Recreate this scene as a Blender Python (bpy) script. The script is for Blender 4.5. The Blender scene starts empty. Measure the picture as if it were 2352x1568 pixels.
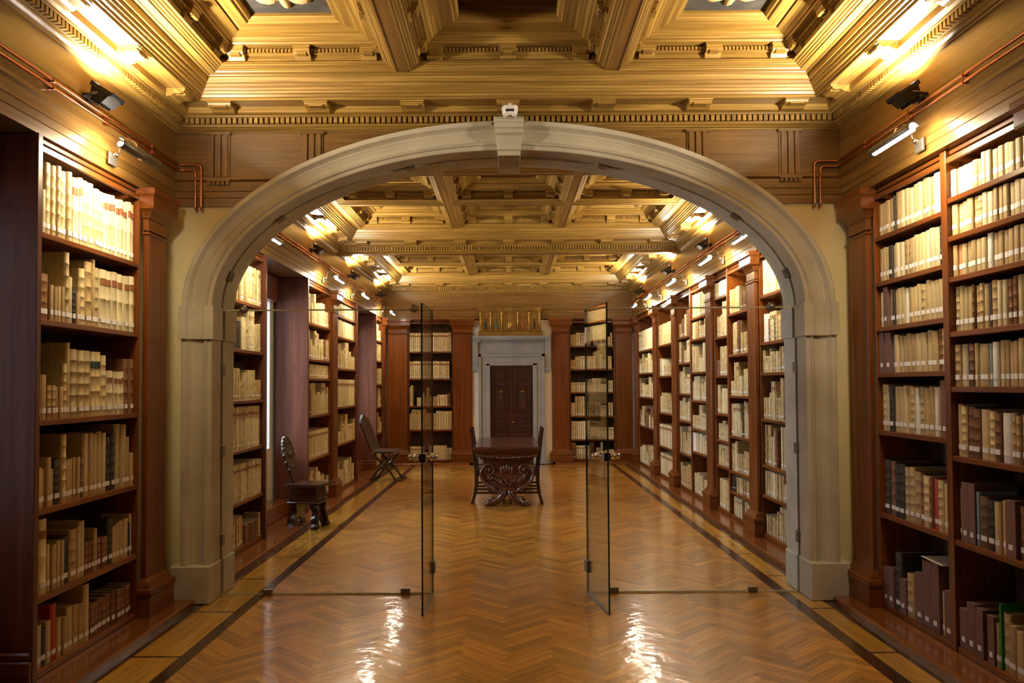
import bpy, bmesh, math, random
from mathutils import Vector, Matrix
PI = math.pi
S = bpy.context.scene
C = S.collection
R = random.Random(7)

# ---------------------------------------------------------------- camera
F = 1880.0
cam = bpy.data.cameras.new('camera'); co = bpy.data.objects.new('camera', cam); C.objects.link(co)
cam.sensor_width = 36.0; cam.sensor_fit = 'HORIZONTAL'
cam.lens = F / 2352 * 36.0
PITCH = math.radians(1.8); ROLL = math.radians(0.35)
co.matrix_world = (Matrix.Translation((0, 0, 1.6)) @ Matrix.Rotation(PI/2 + PITCH, 4, 'X') @ Matrix.Rotation(-ROLL, 4, 'Z'))
cam.shift_x = 7.0 / 2352; cam.shift_y = 43.0 / 2352
cam.clip_start = 0.05; cam.clip_end = 100
S.camera = co
# ---------------------------------------------------------------- world, exposure
S.view_settings.view_transform = 'Standard'; S.view_settings.look = 'None'
S.view_settings.gamma = 1.0; S.view_settings.use_curve_mapping = False
S.view_settings.exposure = 0.35
w = bpy.data.worlds.new('world'); S.world = w; w.use_nodes = True
w.node_tree.nodes['Background'].inputs[0].default_value = (0.55, 0.7, 1.0, 1)
w.node_tree.nodes['Background'].inputs[1].default_value = 0.6
S.cycles.max_bounces = 8; S.cycles.diffuse_bounces = 3; S.cycles.glossy_bounces = 4
S.cycles.transparent_max_bounces = 16; S.cycles.caustics_reflective = False; S.cycles.caustics_refractive = False
S.cycles.sample_clamp_indirect = 6.0
# lamp powers (watts)
P_TUBE = 10.0; P_FLOOD = 62.0; P_WIN = 210.0
WARM = (1.0, 0.77, 0.40); FLOODC = (1.0, 0.86, 0.64); DAY = (0.70, 0.82, 1.0)

def area_light(name, loc, direction, sx, sy, power, color, spread=180):
    l = bpy.data.lights.new(name, 'AREA'); l.shape = 'RECTANGLE'; l.size = sx; l.size_y = sy
    l.energy = power; l.color = color; l.spread = math.radians(spread)
    o = bpy.data.objects.new(name, l); C.objects.link(o)
    o.location = loc; o.rotation_mode = 'QUATERNION'
    o.rotation_quaternion = Vector(direction).to_track_quat('-Z', 'Y')
    return o
# daylight through the windows on the left (near room, far room x2)
WINS = [(2.75, 3.95, 'near'), (8.95, 9.95, 'far'), (14.1, 15.1, 'last')]
for (a, b, k) in WINS:
    area_light('window_daylight', (-4.0, (a + b) / 2, 1.95), (1, 0, -0.30), 1.1, 1.7, P_WIN * (0.10 if k == 'near' else 1.0), DAY)

# ================================================================ materials
def nt(name):
    m = bpy.data.materials.new(name); m.use_nodes = True
    t = m.node_tree; b = t.nodes['Principled BSDF']
    return m, t, b
def N(t, kind, **kw):
    n = t.nodes.new(kind)
    for k, v in kw.items(): setattr(n, k, v)
    return n
def ramp(t, fac, stops):
    r = N(t, 'ShaderNodeValToRGB'); e = r.color_ramp.elements
    while len(e) < len(stops): e.new(0.5)
    for i, (p, c) in enumerate(stops): e[i].position = p; e[i].color = (c[0], c[1], c[2], 1)
    t.links.new(fac, r.inputs[0]); return r
def math_n(t, op, a, b=None):
    n = N(t, 'ShaderNodeMath', operation=op)
    for i, v in enumerate((a, b)):
        if v is None: continue
        if hasattr(v, 'links'): t.links.new(v, n.inputs[i])
        else: n.inputs[i].default_value = v
    return n.outputs[0]
def rand_val(t):
    oi = N(t, 'ShaderNodeObjectInfo'); g = N(t, 'ShaderNodeNewGeometry')
    return math_n(t, 'FRACT', math_n(t, 'ADD', oi.outputs['Random'], g.outputs['Random Per Island']))
def mixc(t, fac, a, b, mode='MIX'):
    n = N(t, 'ShaderNodeMix', data_type='RGBA', blend_type=mode)
    for s, v in ((n.inputs[0], fac), (n.inputs[6], a), (n.inputs[7], b)):
        if hasattr(v, 'links'): t.links.new(v, s)
        elif isinstance(v, (int, float)): s.default_value = v
        else: s.default_value = (v[0], v[1], v[2], 1)
    return n.outputs[2]
def wood(name, dark, mid, light, rough=0.35, su=1.6, sv=38.0, bump=0.15, var=0.25, coat=0.0, knots=0.0):
    m, t, b = nt(name)
    uv = N(t, 'ShaderNodeUVMap'); mp = N(t, 'ShaderNodeMapping'); mp.inputs['Scale'].default_value = (su, sv, 1)
    t.links.new(uv.outputs[0], mp.inputs[0])
    rv = rand_val(t)
    cx = N(t, 'ShaderNodeCombineXYZ'); t.links.new(math_n(t, 'MULTIPLY', rv, 37.0), cx.inputs[2])
    va = N(t, 'ShaderNodeVectorMath', operation='ADD'); t.links.new(mp.outputs[0], va.inputs[0]); t.links.new(cx.outputs[0], va.inputs[1])
    n1 = N(t, 'ShaderNodeTexNoise'); n1.inputs['Scale'].default_value = 1.0; n1.inputs['Detail'].default_value = 5; n1.inputs['Roughness'].default_value = 0.62
    n1.inputs['Distortion'].default_value = 0.4
    t.links.new(va.outputs[0], n1.inputs['Vector'])
    r = ramp(t, n1.outputs[0], [(0.25, dark), (0.5, mid), (0.75, light)])
    # value variation per piece
    k = math_n(t, 'ADD', math_n(t, 'MULTIPLY', rv, var), 1.0 - var / 2)
    kk = N(t, 'ShaderNodeVectorMath', operation='SCALE'); t.links.new(r.outputs[0], kk.inputs[0]); t.links.new(k, kk.inputs['Scale'])
    col = kk.outputs[0]
    if knots > 0:
        vo = N(t, 'ShaderNodeTexVoronoi'); vo.inputs['Scale'].default_value = 1.0
        mk = N(t, 'ShaderNodeMapping'); mk.inputs['Scale'].default_value = (2.2, 5.0, 1); t.links.new(uv.outputs[0], mk.inputs[0])
        t.links.new(mk.outputs[0], vo.inputs['Vector'])
        kr = ramp(t, vo.outputs['Distance'], [(0.0, (1, 1, 1)), (0.06, (0.8, .8, .8)), (0.11, (0, 0, 0))])
        col = mixc(t, math_n(t, 'MULTIPLY', kr.outputs[0], knots), col, (dark[0]*.4, dark[1]*.4, dark[2]*.4))
    t.links.new(col, b.inputs['Base Color'])
    b.inputs['Roughness'].default_value = rough
    b.inputs['Coat Weight'].default_value = coat; b.inputs['Coat Roughness'].default_value = 0.125
    if bump:
        bp = N(t, 'ShaderNodeBump'); bp.inputs['Strength'].default_value = bump; bp.inputs['Distance'].default_value = 0.004
        t.links.new(n1.outputs[0], bp.inputs['Height']); t.links.new(bp.outputs[0], b.inputs['Normal'])
    return m
def rough_mat(name, c1, c2, scale=6.0, rough=0.8, bump=0.2, dist=0.01, detail=6, metallic=0.0, var=0.0, c3=None):
    m, t, b = nt(name)
    tc = N(t, 'ShaderNodeTexCoord')
    src = tc.outputs['Object']
    n1 = N(t, 'ShaderNodeTexNoise'); n1.inputs['Scale'].default_value = scale; n1.inputs['Detail'].default_value = detail
    t.links.new(src, n1.inputs['Vector'])
    st = [(0.32, c1), (0.66, c2)] + ([(0.85, c3)] if c3 else [])
    r = ramp(t, n1.outputs[0], st); col = r.outputs[0]
    if var:
        rv = rand_val(t)
        k = math_n(t, 'ADD', math_n(t, 'MULTIPLY', rv, var), 1.0 - var / 2)
        kk = N(t, 'ShaderNodeVectorMath', operation='SCALE'); t.links.new(col, kk.inputs[0]); t.links.new(k, kk.inputs['Scale']); col = kk.outputs[0]
    t.links.new(col, b.inputs['Base Color'])
    b.inputs['Roughness'].default_value = rough; b.inputs['Metallic'].default_value = metallic
    if bump:
        n2 = N(t, 'ShaderNodeTexNoise'); n2.inputs['Scale'].default_value = scale * 5; n2.inputs['Detail'].default_value = 4
        t.links.new(src, n2.inputs['Vector'])
        bp = N(t, 'ShaderNodeBump'); bp.inputs['Strength'].default_value = bump; bp.inputs['Distance'].default_value = dist
        t.links.new(n2.outputs[0], bp.inputs['Height']); t.links.new(bp.outputs[0], b.inputs['Normal'])
    return m
def plain(name, c, rough=0.5, metallic=0.0, coat=0.0):
    m, t, b = nt(name)
    n1 = N(t, 'ShaderNodeTexNoise'); n1.inputs['Scale'].default_value = 30
    tc = N(t, 'ShaderNodeTexCoord'); t.links.new(tc.outputs['Object'], n1.inputs['Vector'])
    r = ramp(t, n1.outputs[0], [(0.3, tuple(x * .88 for x in c)), (0.7, tuple(min(1, x * 1.08) for x in c))])
    t.links.new(r.outputs[0], b.inputs['Base Color'])
    b.inputs['Roughness'].default_value = rough; b.inputs['Metallic'].default_value = metallic; b.inputs['Coat Weight'].default_value = coat
    return m
def emit(name, c, s):
    m, t, b = nt(name)
    b.inputs['Base Color'].default_value = (0.8, 0.8, 0.8, 1)
    b.inputs['Emission Color'].default_value = (c[0], c[1], c[2], 1); b.inputs['Emission Strength'].default_value = s
    return m

M = {}
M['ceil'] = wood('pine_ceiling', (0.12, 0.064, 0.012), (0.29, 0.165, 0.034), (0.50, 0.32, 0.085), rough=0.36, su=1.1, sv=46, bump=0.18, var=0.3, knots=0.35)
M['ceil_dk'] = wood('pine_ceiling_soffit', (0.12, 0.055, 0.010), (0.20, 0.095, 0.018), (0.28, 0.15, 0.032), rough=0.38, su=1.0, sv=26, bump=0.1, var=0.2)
M['frieze'] = wood('pine_frieze', (0.095, 0.046, 0.009), (0.16, 0.080, 0.017), (0.235, 0.128, 0.031), rough=0.34, su=1.3, sv=20, bump=0.08, var=0.2, knots=0.5)
M['case'] = wood('walnut_bookcase', (0.075, 0.019, 0.003), (0.145, 0.040, 0.006), (0.215, 0.066, 0.010), rough=0.33, su=1.0, sv=22, bump=0.1, var=0.25, coat=0.15)
M['panel'] = wood('walnut_panel', (0.06, 0.018, 0.010), (0.105, 0.033, 0.018), (0.15, 0.052, 0.028), rough=0.36, su=0.8, sv=16, bump=0.1, var=0.2, knots=0.4)
M['inside'] = wood('bookcase_inside', (0.03, 0.012, 0.004), (0.055, 0.024, 0.008), (0.09, 0.04, 0.014), rough=0.6, su=1.0, sv=20, bump=0.0)
def floor_mat(m):
    t = m.node_tree; b = t.nodes['Principled BSDF']; bp = [n for n in t.nodes if n.type == 'BUMP'][0]
    g = N(t, 'ShaderNodeNewGeometry'); wn = N(t, 'ShaderNodeTexWhiteNoise'); wn.noise_dimensions = '1D'; t.links.new(rand_val(t), wn.inputs['W'])
    sb = N(t, 'ShaderNodeVectorMath', operation='SUBTRACT'); t.links.new(wn.outputs['Color'], sb.inputs[0]); sb.inputs[1].default_value = (.5, .5, .5)
    sc = N(t, 'ShaderNodeVectorMath', operation='SCALE'); t.links.new(sb.outputs[0], sc.inputs[0]); sc.inputs['Scale'].default_value = 0.016
    ad = N(t, 'ShaderNodeVectorMath', operation='ADD'); t.links.new(g.outputs['Normal'], ad.inputs[0]); t.links.new(sc.outputs[0], ad.inputs[1])
    no = N(t, 'ShaderNodeVectorMath', operation='NORMALIZE'); t.links.new(ad.outputs[0], no.inputs[0])
    nz = N(t, 'ShaderNodeTexNoise'); nz.inputs['Scale'].default_value = 11; nz.inputs['Detail'].default_value = 2; t.links.new(g.outputs['Position'], nz.inputs['Vector'])
    b2 = N(t, 'ShaderNodeBump'); b2.inputs['Strength'].default_value = 0.5; b2.inputs['Distance'].default_value = 0.005; t.links.new(nz.outputs[0], b2.inputs['Height']); t.links.new(no.outputs[0], b2.inputs['Normal'])
    t.links.new(b2.outputs[0], bp.inputs['Normal']); t.links.new(b2.outputs[0], b.inputs['Coat Normal'])
    return m
M['floor'] = wood('oak_parquet', (0.27, 0.095, 0.008), (0.52, 0.23, 0.026), (0.70, 0.37, 0.055), rough=0.34, su=2.6, sv=42, bump=0.10, var=0.6, coat=1.0); floor_mat(M['floor'])
M['band'] = wood('dark_border_wood', (0.035, 0.014, 0.007), (0.06, 0.024, 0.011), (0.09, 0.036, 0.017), rough=0.2, su=2, sv=40, bump=0.06, coat=0.5)
M['border'] = wood('oak_border_plank', (0.36, 0.17, 0.025), (0.52, 0.27, 0.045), (0.62, 0.36, 0.075), rough=0.2, su=1.6, sv=34, bump=0.08, var=0.25, coat=0.5)
M['step'] = wood('mahogany_platform', (0.12, 0.033, 0.008), (0.20, 0.06, 0.014), (0.27, 0.09, 0.022), rough=0.22, su=1.2, sv=22, bump=0.05, coat=0.4)
M['dark'] = wood('blackened_walnut', (0.018, 0.008, 0.005), (0.040, 0.017, 0.009), (0.07, 0.03, 0.015), rough=0.26, su=2, sv=30, bump=0.15, coat=0.3)
M['tablew'] = wood('carved_walnut', (0.035, 0.011, 0.006), (0.075, 0.023, 0.010), (0.12, 0.04, 0.018), rough=0.26, su=1.5, sv=20, bump=0.1, coat=0.35)
M['doorw'] = wood('door_walnut', (0.020, 0.006, 0.003), (0.042, 0.013, 0.006), (0.07, 0.022, 0.009), rough=0.32, su=1.2, sv=24, bump=0.1)
M['stone'] = rough_mat('grey_sandstone', (0.40, 0.36, 0.265), (0.54, 0.50, 0.39), scale=2.5, rough=0.8, bump=0.22, dist=0.006, c3=(0.44, 0.38, 0.26))
M['greystone'] = rough_mat('painted_grey_stone', (0.22, 0.23, 0.215), (0.28, 0.29, 0.27), scale=3.0, rough=0.75, bump=0.08, dist=0.004)
M['plaster'] = rough_mat('ochre_plaster', (0.78, 0.65, 0.33), (0.88, 0.76, 0.44), scale=1.6, rough=0.85, bump=0.15, dist=0.006)
M['white'] = rough_mat('white_plaster', (0.72, 0.70, 0.64), (0.80, 0.78, 0.72), scale=1.6, rough=0.85, bump=0.1, dist=0.005)
M['greyback'] = plain('grey_backing', (0.16, 0.17, 0.19), 0.8)
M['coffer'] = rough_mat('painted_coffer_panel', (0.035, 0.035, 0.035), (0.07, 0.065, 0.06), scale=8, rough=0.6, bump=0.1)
M['carve'] = plain('carved_gilt_leaf', (0.55, 0.42, 0.22), 0.5)
M['copper'] = plain('copper_pipe', (0.55, 0.20, 0.09), 0.32, 1.0)
M['chrome'] = plain('chrome', (0.75, 0.73, 0.7), 0.15, 1.0)
M['steel'] = plain('brushed_steel', (0.22, 0.20, 0.17), 0.4, 0.8)
M['black'] = plain('black_metal', (0.02, 0.018, 0.018), 0.4, 0.3)
M['brass'] = plain('brass', (0.65, 0.42, 0.12), 0.3, 1.0)
M['whiteplastic'] = plain('white_plastic', (0.82, 0.80, 0.78), 0.35)
M['paper'] = rough_mat('old_paper', (0.42, 0.33, 0.19), (0.62, 0.52, 0.34), scale=40, rough=0.9, bump=0.0)
M['lens'] = emit('flood_lens', (0.80, 0.78, 1.0), 9.0)
M['tube'] = emit('lamp_tube', (1.0, 0.88, 0.72), 150.0)
for k_ in ('case', 'panel', 'inside'): M[k_].node_tree.nodes['Principled BSDF'].inputs['Specular IOR Level'].default_value = 0.3
# books
BC = {
 'vellum': ((0.42, 0.31, 0.135), (0.64, 0.52, 0.29)), 'cream': ((0.52, 0.43, 0.24), (0.70, 0.61, 0.39)),
 'tan': ((0.33, 0.22, 0.09), (0.56, 0.41, 0.20)), 'brown': ((0.13, 0.055, 0.022), (0.26, 0.12, 0.05)),
 'dark': ((0.022, 0.018, 0.014), (0.06, 0.045, 0.03)), 'box': ((0.15, 0.075, 0.062), (0.18, 0.095, 0.078)),
 'red': ((0.42, 0.05, 0.035), (0.52, 0.08, 0.05)), 'blue': ((0.20, 0.32, 0.36), (0.27, 0.40, 0.44)),
 'green': ((0.02, 0.20, 0.01), (0.03, 0.30, 0.015)), 'white': ((0.70, 0.68, 0.62), (0.80, 0.78, 0.72)),
 'orange': ((0.55, 0.24, 0.10), (0.68, 0.36, 0.18)), 'navy': ((0.02, 0.02, 0.05), (0.03, 0.03, 0.07)),
}
for k, (a, b_) in BC.items():
    fl = k in ('box', 'red', 'blue', 'green', 'white', 'navy')
    m = rough_mat('cover_' + k, a, b_, scale=9 if fl else 22, rough=0.6, bump=0.0 if fl else 0.3, dist=0.003, var=0.12 if fl else 0.4,
                  c3=None if fl else tuple(x * 0.45 for x in a) if k in ('tan', 'vellum') else None)
    M['bk_' + k] = m
M['lab_white'] = plain('white_shelf_mark', (0.80, 0.80, 0.82), 0.7)
M['lab_brown'] = plain('brown_title_label', (0.24, 0.085, 0.03), 0.6)
M['lab_green'] = plain('green_title_label', (0.02, 0.04, 0.025), 0.6)
M['leather'] = rough_mat('dark_leather', (0.03, 0.012, 0.008), (0.07, 0.03, 0.016), scale=14, rough=0.35, bump=0.2)
M['gilt'] = rough_mat('aged_gilding', (0.30, 0.17, 0.04), (0.46, 0.29, 0.08), scale=9, rough=0.32, bump=0.08, metallic=0.8)
M['icon_red'] = plain('painted_red', (0.28, 0.04, 0.02), 0.6)
M['icon_green'] = plain('painted_green', (0.03, 0.09, 0.05), 0.6)
M['icon_dark'] = plain('painted_dark', (0.02, 0.018, 0.018), 0.6)
def glass_mat(name, tint, f=1.0, edge=None):
    m = bpy.data.materials.new(name); m.use_nodes = True; t = m.node_tree
    t.nodes.remove(t.nodes['Principled BSDF']); out = t.nodes['Material Output']
    tr = N(t, 'ShaderNodeBsdfTransparent'); tr.inputs[0].default_value = (*tint, 1)
    gl = N(t, 'ShaderNodeBsdfGlossy'); gl.inputs['Roughness'].default_value = 0.01
    fr = N(t, 'ShaderNodeFresnel'); fr.inputs['IOR'].default_value = 1.5
    mx = N(t, 'ShaderNodeMixShader')
    t.links.new(math_n(t, 'MULTIPLY', fr.outputs[0], f), mx.inputs[0])
    t.links.new(tr.outputs[0], mx.inputs[1]); t.links.new(gl.outputs[0], mx.inputs[2]); t.links.new(mx.outputs[0], out.inputs[0])
    return m
M['glass'] = glass_mat('clear_glass', (0.985, 0.995, 0.985), 0.5)
M['gedge'] = plain('glass_edge_green', (0.012, 0.035, 0.028), 0.15)
M['gtop'] = plain('glass_edge_bright', (0.55, 0.52, 0.36), 0.25)
M['wpane'] = emit('daylit_pane', (0.7, 0.85, 1.0), 1.5)

# ================================================================ mesh helpers
class MB:
    def __init__(s, *mats):
        s.v = []; s.f = []; s.mi = []; s.uv = []; s.sm = []
        s.mats = [M[m] for m in mats]
    def add(s, vs, fs, axis=None, mi=0, smooth=False):
        o = len(s.v); vs = [Vector(p) for p in vs]
        if axis is None:
            lo = [min(p[i] for p in vs) for i in range(3)]; hi = [max(p[i] for p in vs) for i in range(3)]
            d = [hi[i] - lo[i] for i in range(3)]; k = d.index(max(d)); axis = Vector([1 if i == k else 0 for i in range(3)])
        axis = Vector(axis)
        ou, ov = R.random() * 9, R.random() * 9
        s.v += [tuple(p) for p in vs]
        for f in fs:
            s.f.append([i + o for i in f]); s.mi.append(mi); s.sm.append(smooth)
            a = vs[f[0]]; nrm = Vector((0, 0, 0))
            for i in range(1, len(f) - 1): nrm += (vs[f[i]] - a).cross(vs[f[i+1]] - a)
            nrm = nrm.normalized() if nrm.length > 1e-12 else Vector((0, 0, 1))
            q = nrm.cross(axis)
            if q.length < 0.3:
                q = nrm.orthogonal().normalized(); ax2 = nrm.cross(q)
            else: q.normalize(); ax2 = axis
            for i in f: s.uv.append((vs[i].dot(ax2) + ou, vs[i].dot(q) + ov))
        return s
    def box(s, x0, x1, y0, y1, z0, z1, mi=0, axis=None, T=None):
        if x0 > x1: x0, x1 = x1, x0
        if y0 > y1: y0, y1 = y1, y0
        vs = [(x0, y0, z0), (x1, y0, z0), (x1, y1, z0), (x0, y1, z0), (x0, y0, z1), (x1, y0, z1), (x1, y1, z1), (x0, y1, z1)]
        if T is not None: vs = [T @ Vector(p) for p in vs]
        return s.add(vs, [(0, 3, 2, 1), (4, 5, 6, 7), (0, 1, 5, 4), (1, 2, 6, 5), (2, 3, 7, 6), (3, 0, 4, 7)], axis, mi)
    def cbox(s, x0, x1, y0, y1, z0, z1, c=0.006, mi=0, axis=None, T=None):   # box with chamfered edges
        if x0 > x1: x0, x1 = x1, x0
        if y0 > y1: y0, y1 = y1, y0
        X = (x0, x1); Y = (y0, y1); Z = (z0, z1); vs = []; idx = {}
        for i in range(2):
            for j in range(2):
                for k in range(2):
                    sx, sy, sz = (1 - 2*i), (1 - 2*j), (1 - 2*k)
                    for a, p in enumerate(((X[i], Y[j] + sy*c, Z[k] + sz*c), (X[i] + sx*c, Y[j], Z[k] + sz*c), (X[i] + sx*c, Y[j] + sy*c, Z[k]))):
                        idx[(i, j, k, a)] = len(vs); vs.append(p)
        q = lambda *t: [idx[u] for u in t]
        fs = []
        for i in range(2):
            o = [(0,0),(1,0),(1,1),(0,1)] if i else [(0,0),(0,1),(1,1),(1,0)]
            fs.append(q(*[(i, a, b, 0) for a, b in o])); o2 = o[::-1]
            fs.append(q(*[(a, i, b, 1) for a, b in o2])); fs.append(q(*[(a, b, i, 2) for a, b in o]))
        for a in range(2):
            for b in range(2):
                e = [(0, a, b), (1, a, b)]
                f1 = q((0, a, b, 1), (1, a, b, 1), (1, a, b, 2), (0, a, b, 2)); fs.append(f1 if (a + b) % 2 == 1 else f1[::-1])
                f2 = q((a, 0, b, 0), (a, 1, b, 0), (a, 1, b, 2), (a, 0, b, 2)); fs.append(f2 if (a + b) % 2 == 0 else f2[::-1])
                f3 = q((a, b, 0, 0), (a, b, 1, 0), (a, b, 1, 1), (a, b, 0, 1)); fs.append(f3 if (a + b) % 2 == 1 else f3[::-1])
                for k in range(2):
                    t3 = q((a, b, k, 0), (a, b, k, 1), (a, b, k, 2)); fs.append(t3 if (a + b + k) % 2 == 0 else t3[::-1])
        if T is not None: vs = [T @ Vector(p) for p in vs]
        return s.add(vs, fs, axis, mi)
    def prism(s, pts, a, b, axis='y', mi=0, smooth=False, grain=None, T=None):   # polygon extruded: axis y -> pts=(x,z); x -> (y,z); z -> (x,y)
        n = len(pts); vs = []
        for t in (a, b):
            for p in pts:
                vs.append({'y': (p[0], t, p[1]), 'x': (t, p[0], p[1]), 'z': (p[0], p[1], t)}[axis])
        if T is not None: vs = [T @ Vector(p) for p in vs]
        fs = [list(range(n))[::-1], list(range(n, 2*n))] + [(i, (i+1) % n, n + (i+1) % n, n + i) for i in range(n)]
        ar = sum(pts[i][0]*pts[(i+1) % n][1] - pts[(i+1) % n][0]*pts[i][1] for i in range(n))
        flip = (ar < 0) ^ (axis == 'y') ^ (b < a)
        if flip: fs = [list(f)[::-1] for f in fs]
        return s.add(vs, fs, grain, mi, smooth)
    def tube(s, pts, r, seg=8, mi=0, caps=True, radii=None):
        pts = [Vector(p) for p in pts]; vs = []; n = len(pts); up = None
        for i, p in enumerate(pts):
            d = (pts[min(i+1, n-1)] - pts[max(i-1, 0)]).normalized()
            if up is None: up = d.orthogonal().normalized()
            up = (up - d * up.dot(d)).normalized(); sd = d.cross(up)
            rr = radii[i] if radii else r
            for k in range(seg):
                a = 2*PI*k/seg; vs.append(p + (up*math.cos(a) + sd*math.sin(a)) * rr)
        fs = [(i*seg + k, i*seg + (k+1) % seg, (i+1)*seg + (k+1) % seg, (i+1)*seg + k) for i in range(n-1) for k in range(seg)]
        if caps: fs += [list(range(seg))[::-1], list(range((n-1)*seg, n*seg))]
        ax = (pts[-1] - pts[0]); ax = ax.normalized() if ax.length > 1e-6 else Vector((0, 0, 1))
        return s.add(vs, fs, ax, mi, True)
    def sphere(s, c, r, seg=10, rings=6, mi=0, sc=(1, 1, 1)):
        vs = [(c[0], c[1], c[2] + r*sc[2])]
        for i in range(1, rings):
            a = PI*i/rings
            for k in range(seg):
                b = 2*PI*k/seg; vs.append((c[0] + r*sc[0]*math.sin(a)*math.cos(b), c[1] + r*sc[1]*math.sin(a)*math.sin(b), c[2] + r*sc[2]*math.cos(a)))
        vs.append((c[0], c[1], c[2] - r*sc[2])); L = len(vs) - 1
        fs = [(0, 1 + k, 1 + (k+1) % seg) for k in range(seg)]
        for i in range(rings - 2):
            for k in range(seg):
                a, b = 1 + i*seg, 1 + (i+1)*seg
                fs.append((a + k, b + k, b + (k+1) % seg, a + (k+1) % seg))
        fs += [(L, 1 + (rings-2)*seg + (k+1) % seg, 1 + (rings-2)*seg + k) for k in range(seg)]
        return s.add(vs, fs, None, mi, True)
    def lathe(s, prof, c=(0, 0), seg=16, mi=0):    # prof (r,z)
        vs = [(c[0] + r*math.cos(2*PI*k/seg), c[1] + r*math.sin(2*PI*k/seg), z) for r, z in prof for k in range(seg)]
        fs = [(i*seg + k, i*seg + (k+1) % seg, (i+1)*seg + (k+1) % seg, (i+1)*seg + k) for i in range(len(prof)-1) for k in range(seg)]
        fs += [list(range(seg))[::-1], list(range((len(prof)-1)*seg, len(prof)*seg))]
        return s.add(vs, fs, (0, 0, 1), mi, True)
    def mesh(s, name):
        me = bpy.data.meshes.new(name); me.from_pydata(s.v, [], s.f); 
        for m in s.mats: me.materials.append(m)
        me.polygons.foreach_set('material_index', s.mi); me.polygons.foreach_set('use_smooth', s.sm)
        uv = me.uv_layers.new(name='UVMap'); flat = [c for p in s.uv for c in p]; uv.data.foreach_set('uv', flat)
        me.update(); return me
    def build(s, name, parent=None, loc=None):
        return link(name, s.mesh(name), parent, loc)
def link(name, me, parent=None, loc=None, rot=None):
    o = bpy.data.objects.new(name, me); C.objects.link(o)
    if parent is not None: o.parent = parent
    if loc is not None: o.location = loc
    if rot is not None: o.rotation_euler = rot
    return o
def tag(o, label=None, cat=None, group=None, kind=None):
    if label: o['label'] = label
    if cat: o['category'] = cat
    if group: o['group'] = group
    if kind: o['kind'] = kind
    return o
def empty(name, loc=(0, 0, 0), label=None, cat=None, group=None, kind=None, rz=0):
    o = bpy.data.objects.new(name, None); C.objects.link(o); o.location = loc; o.rotation_euler = (0, 0, rz); o.empty_display_size = 0.1
    return tag(o, label, cat, group, kind)
def copy_tree(o, parent=None):
    c = o.copy(); C.objects.link(c); c.parent = parent
    for ch in list(o.children): copy_tree(ch, c)
    return c
def rot_t(x, y, z, a): return Matrix.Translation((x, y, z)) @ Matrix.Rotation(a, 4, 'Z')

# ================================================================ dimensions
CX = 0.025                       # centre line of the room
XE = 2.54                        # entablature face half width
XS, XSH, XP = 2.565, 2.525, 2.475  # shelf plane, pilaster shaft, pilaster plinth
Y_E, Y_B = 6.20, 6.66            # arch wall, near and far faces
BEAM1, BEAM2 = 11.95, 12.10      # big cross beam in the far room
Y_F = 16.86                      # far wall face
ZA, ZC = 2.98, 3.545              # architrave bottom, cornice bottom
ZB = 3.833                        # underside of coffer beams
AO, BO, AI, BI, ZS = 2.445, 1.390, 2.235, 1.18, 2.208   # arch outer / inner ellipse, spring height
# side columns of bookcases: (u0,u1)

# ================================================================ walls
def arch_x(z, f=0.5):
    a = AO*(1-f) + AI*f; b = BO*(1-f) + BI*f
    if z <= ZS: return a
    q = 1 - ((z - ZS)/b)**2
    return a*math.sqrt(q) if q > 0 else 0
tag(MB('case').box(-8, 8, -2.7, -2.5, -0.1, 4.6).build('wall_front'), kind='structure')
for q_, (a_, b_, c_) in enumerate(((-2.95, -2.60, 2.43), (2.64, 3.04, 3.60))): tag(MB('case').box(a_, b_, -2.49, c_, 0.0, ZA).build('trim_%d' % (30+q_)), kind='structure')  # unseen dark side panelling, added to cut bounce light off white walls
tag(MB('ceil').box(-2.95, 3.04, -2.49, .74, 3.9, 4.0).build('ceiling'), kind='structure')
wr = MB('white'); wr.box(3.05, 3.25, -2.5, 17.4, -0.1, 4.6); wr.box(3.05, 3.25, 17.3, 17.5, -0.1, 4.6); tag(wr.build('wall_right'), kind='structure')
wl = MB('white')
REC = [(2.45, 4.33), (8.62, 10.24), (13.74, 15.5)]
ys = -2.5
for (r0, r1), (a, b, k) in zip(REC, WINS):
    wl.box(-3.2, -2.96, ys, r0, -0.1, 4.6)
    # recess: back with splayed opening
    wl.box(-3.2, -2.96, r0, r1, 2.72, 4.6); wl.box(-3.2, -2.96, r0, r1, -0.1, 0.85)
    for (q0, q1, p) in ((r0, a, 1), (r1, b, -1)):
        o0 = q0 + 0.12*p
        wl.prism([(-2.96, q0), (-2.96, o0), (-3.5, q1), (-3.5, q0)], 0.85, 2.72, 'z')
    ys = r1
wl.box(-3.2, -2.96, ys, 17.4, -0.1, 4.6)
tag(wl.build('wall_left'), kind='structure')
for i, (a, b, k) in enumerate(WINS):
    wn = empty('window_%d' % (i+1), (-3.5, (a+b)/2, 0.85), kind='structure')
    fr = MB('white'); hw = (b-a)/2; H = 1.87
    fr.box(-.03, .03, -hw, -hw+.06, 0, H); fr.box(-.03, .03, hw-.06, hw, 0, H); fr.box(-.03, .03, -hw, hw, 0, .06); fr.box(-.03, .03, -hw, hw, H-.06, H)
    fr.box(-.025, .025, -.03, .03, 0, H)
    for q in (1, 2): fr.box(-.015, .015, -hw, hw, H*q/3-.015, H*q/3+.015)
    fr.build('window_frame', wn)
    for q in range(3):
        for ss in (-1, 1):
            y0, y1 = sorted((ss*.03, ss*(hw-.06)))
            MB('glass').box(-.003, .003, y0, y1, max(.06, H*q/3+.015), min(H-.06, H*(q+1)/3-.015)).build('pane', wn)
wb = MB('white'); wb.box(-3.2, 3.25, 17.28, 17.5, -0.1, 4.6)
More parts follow.
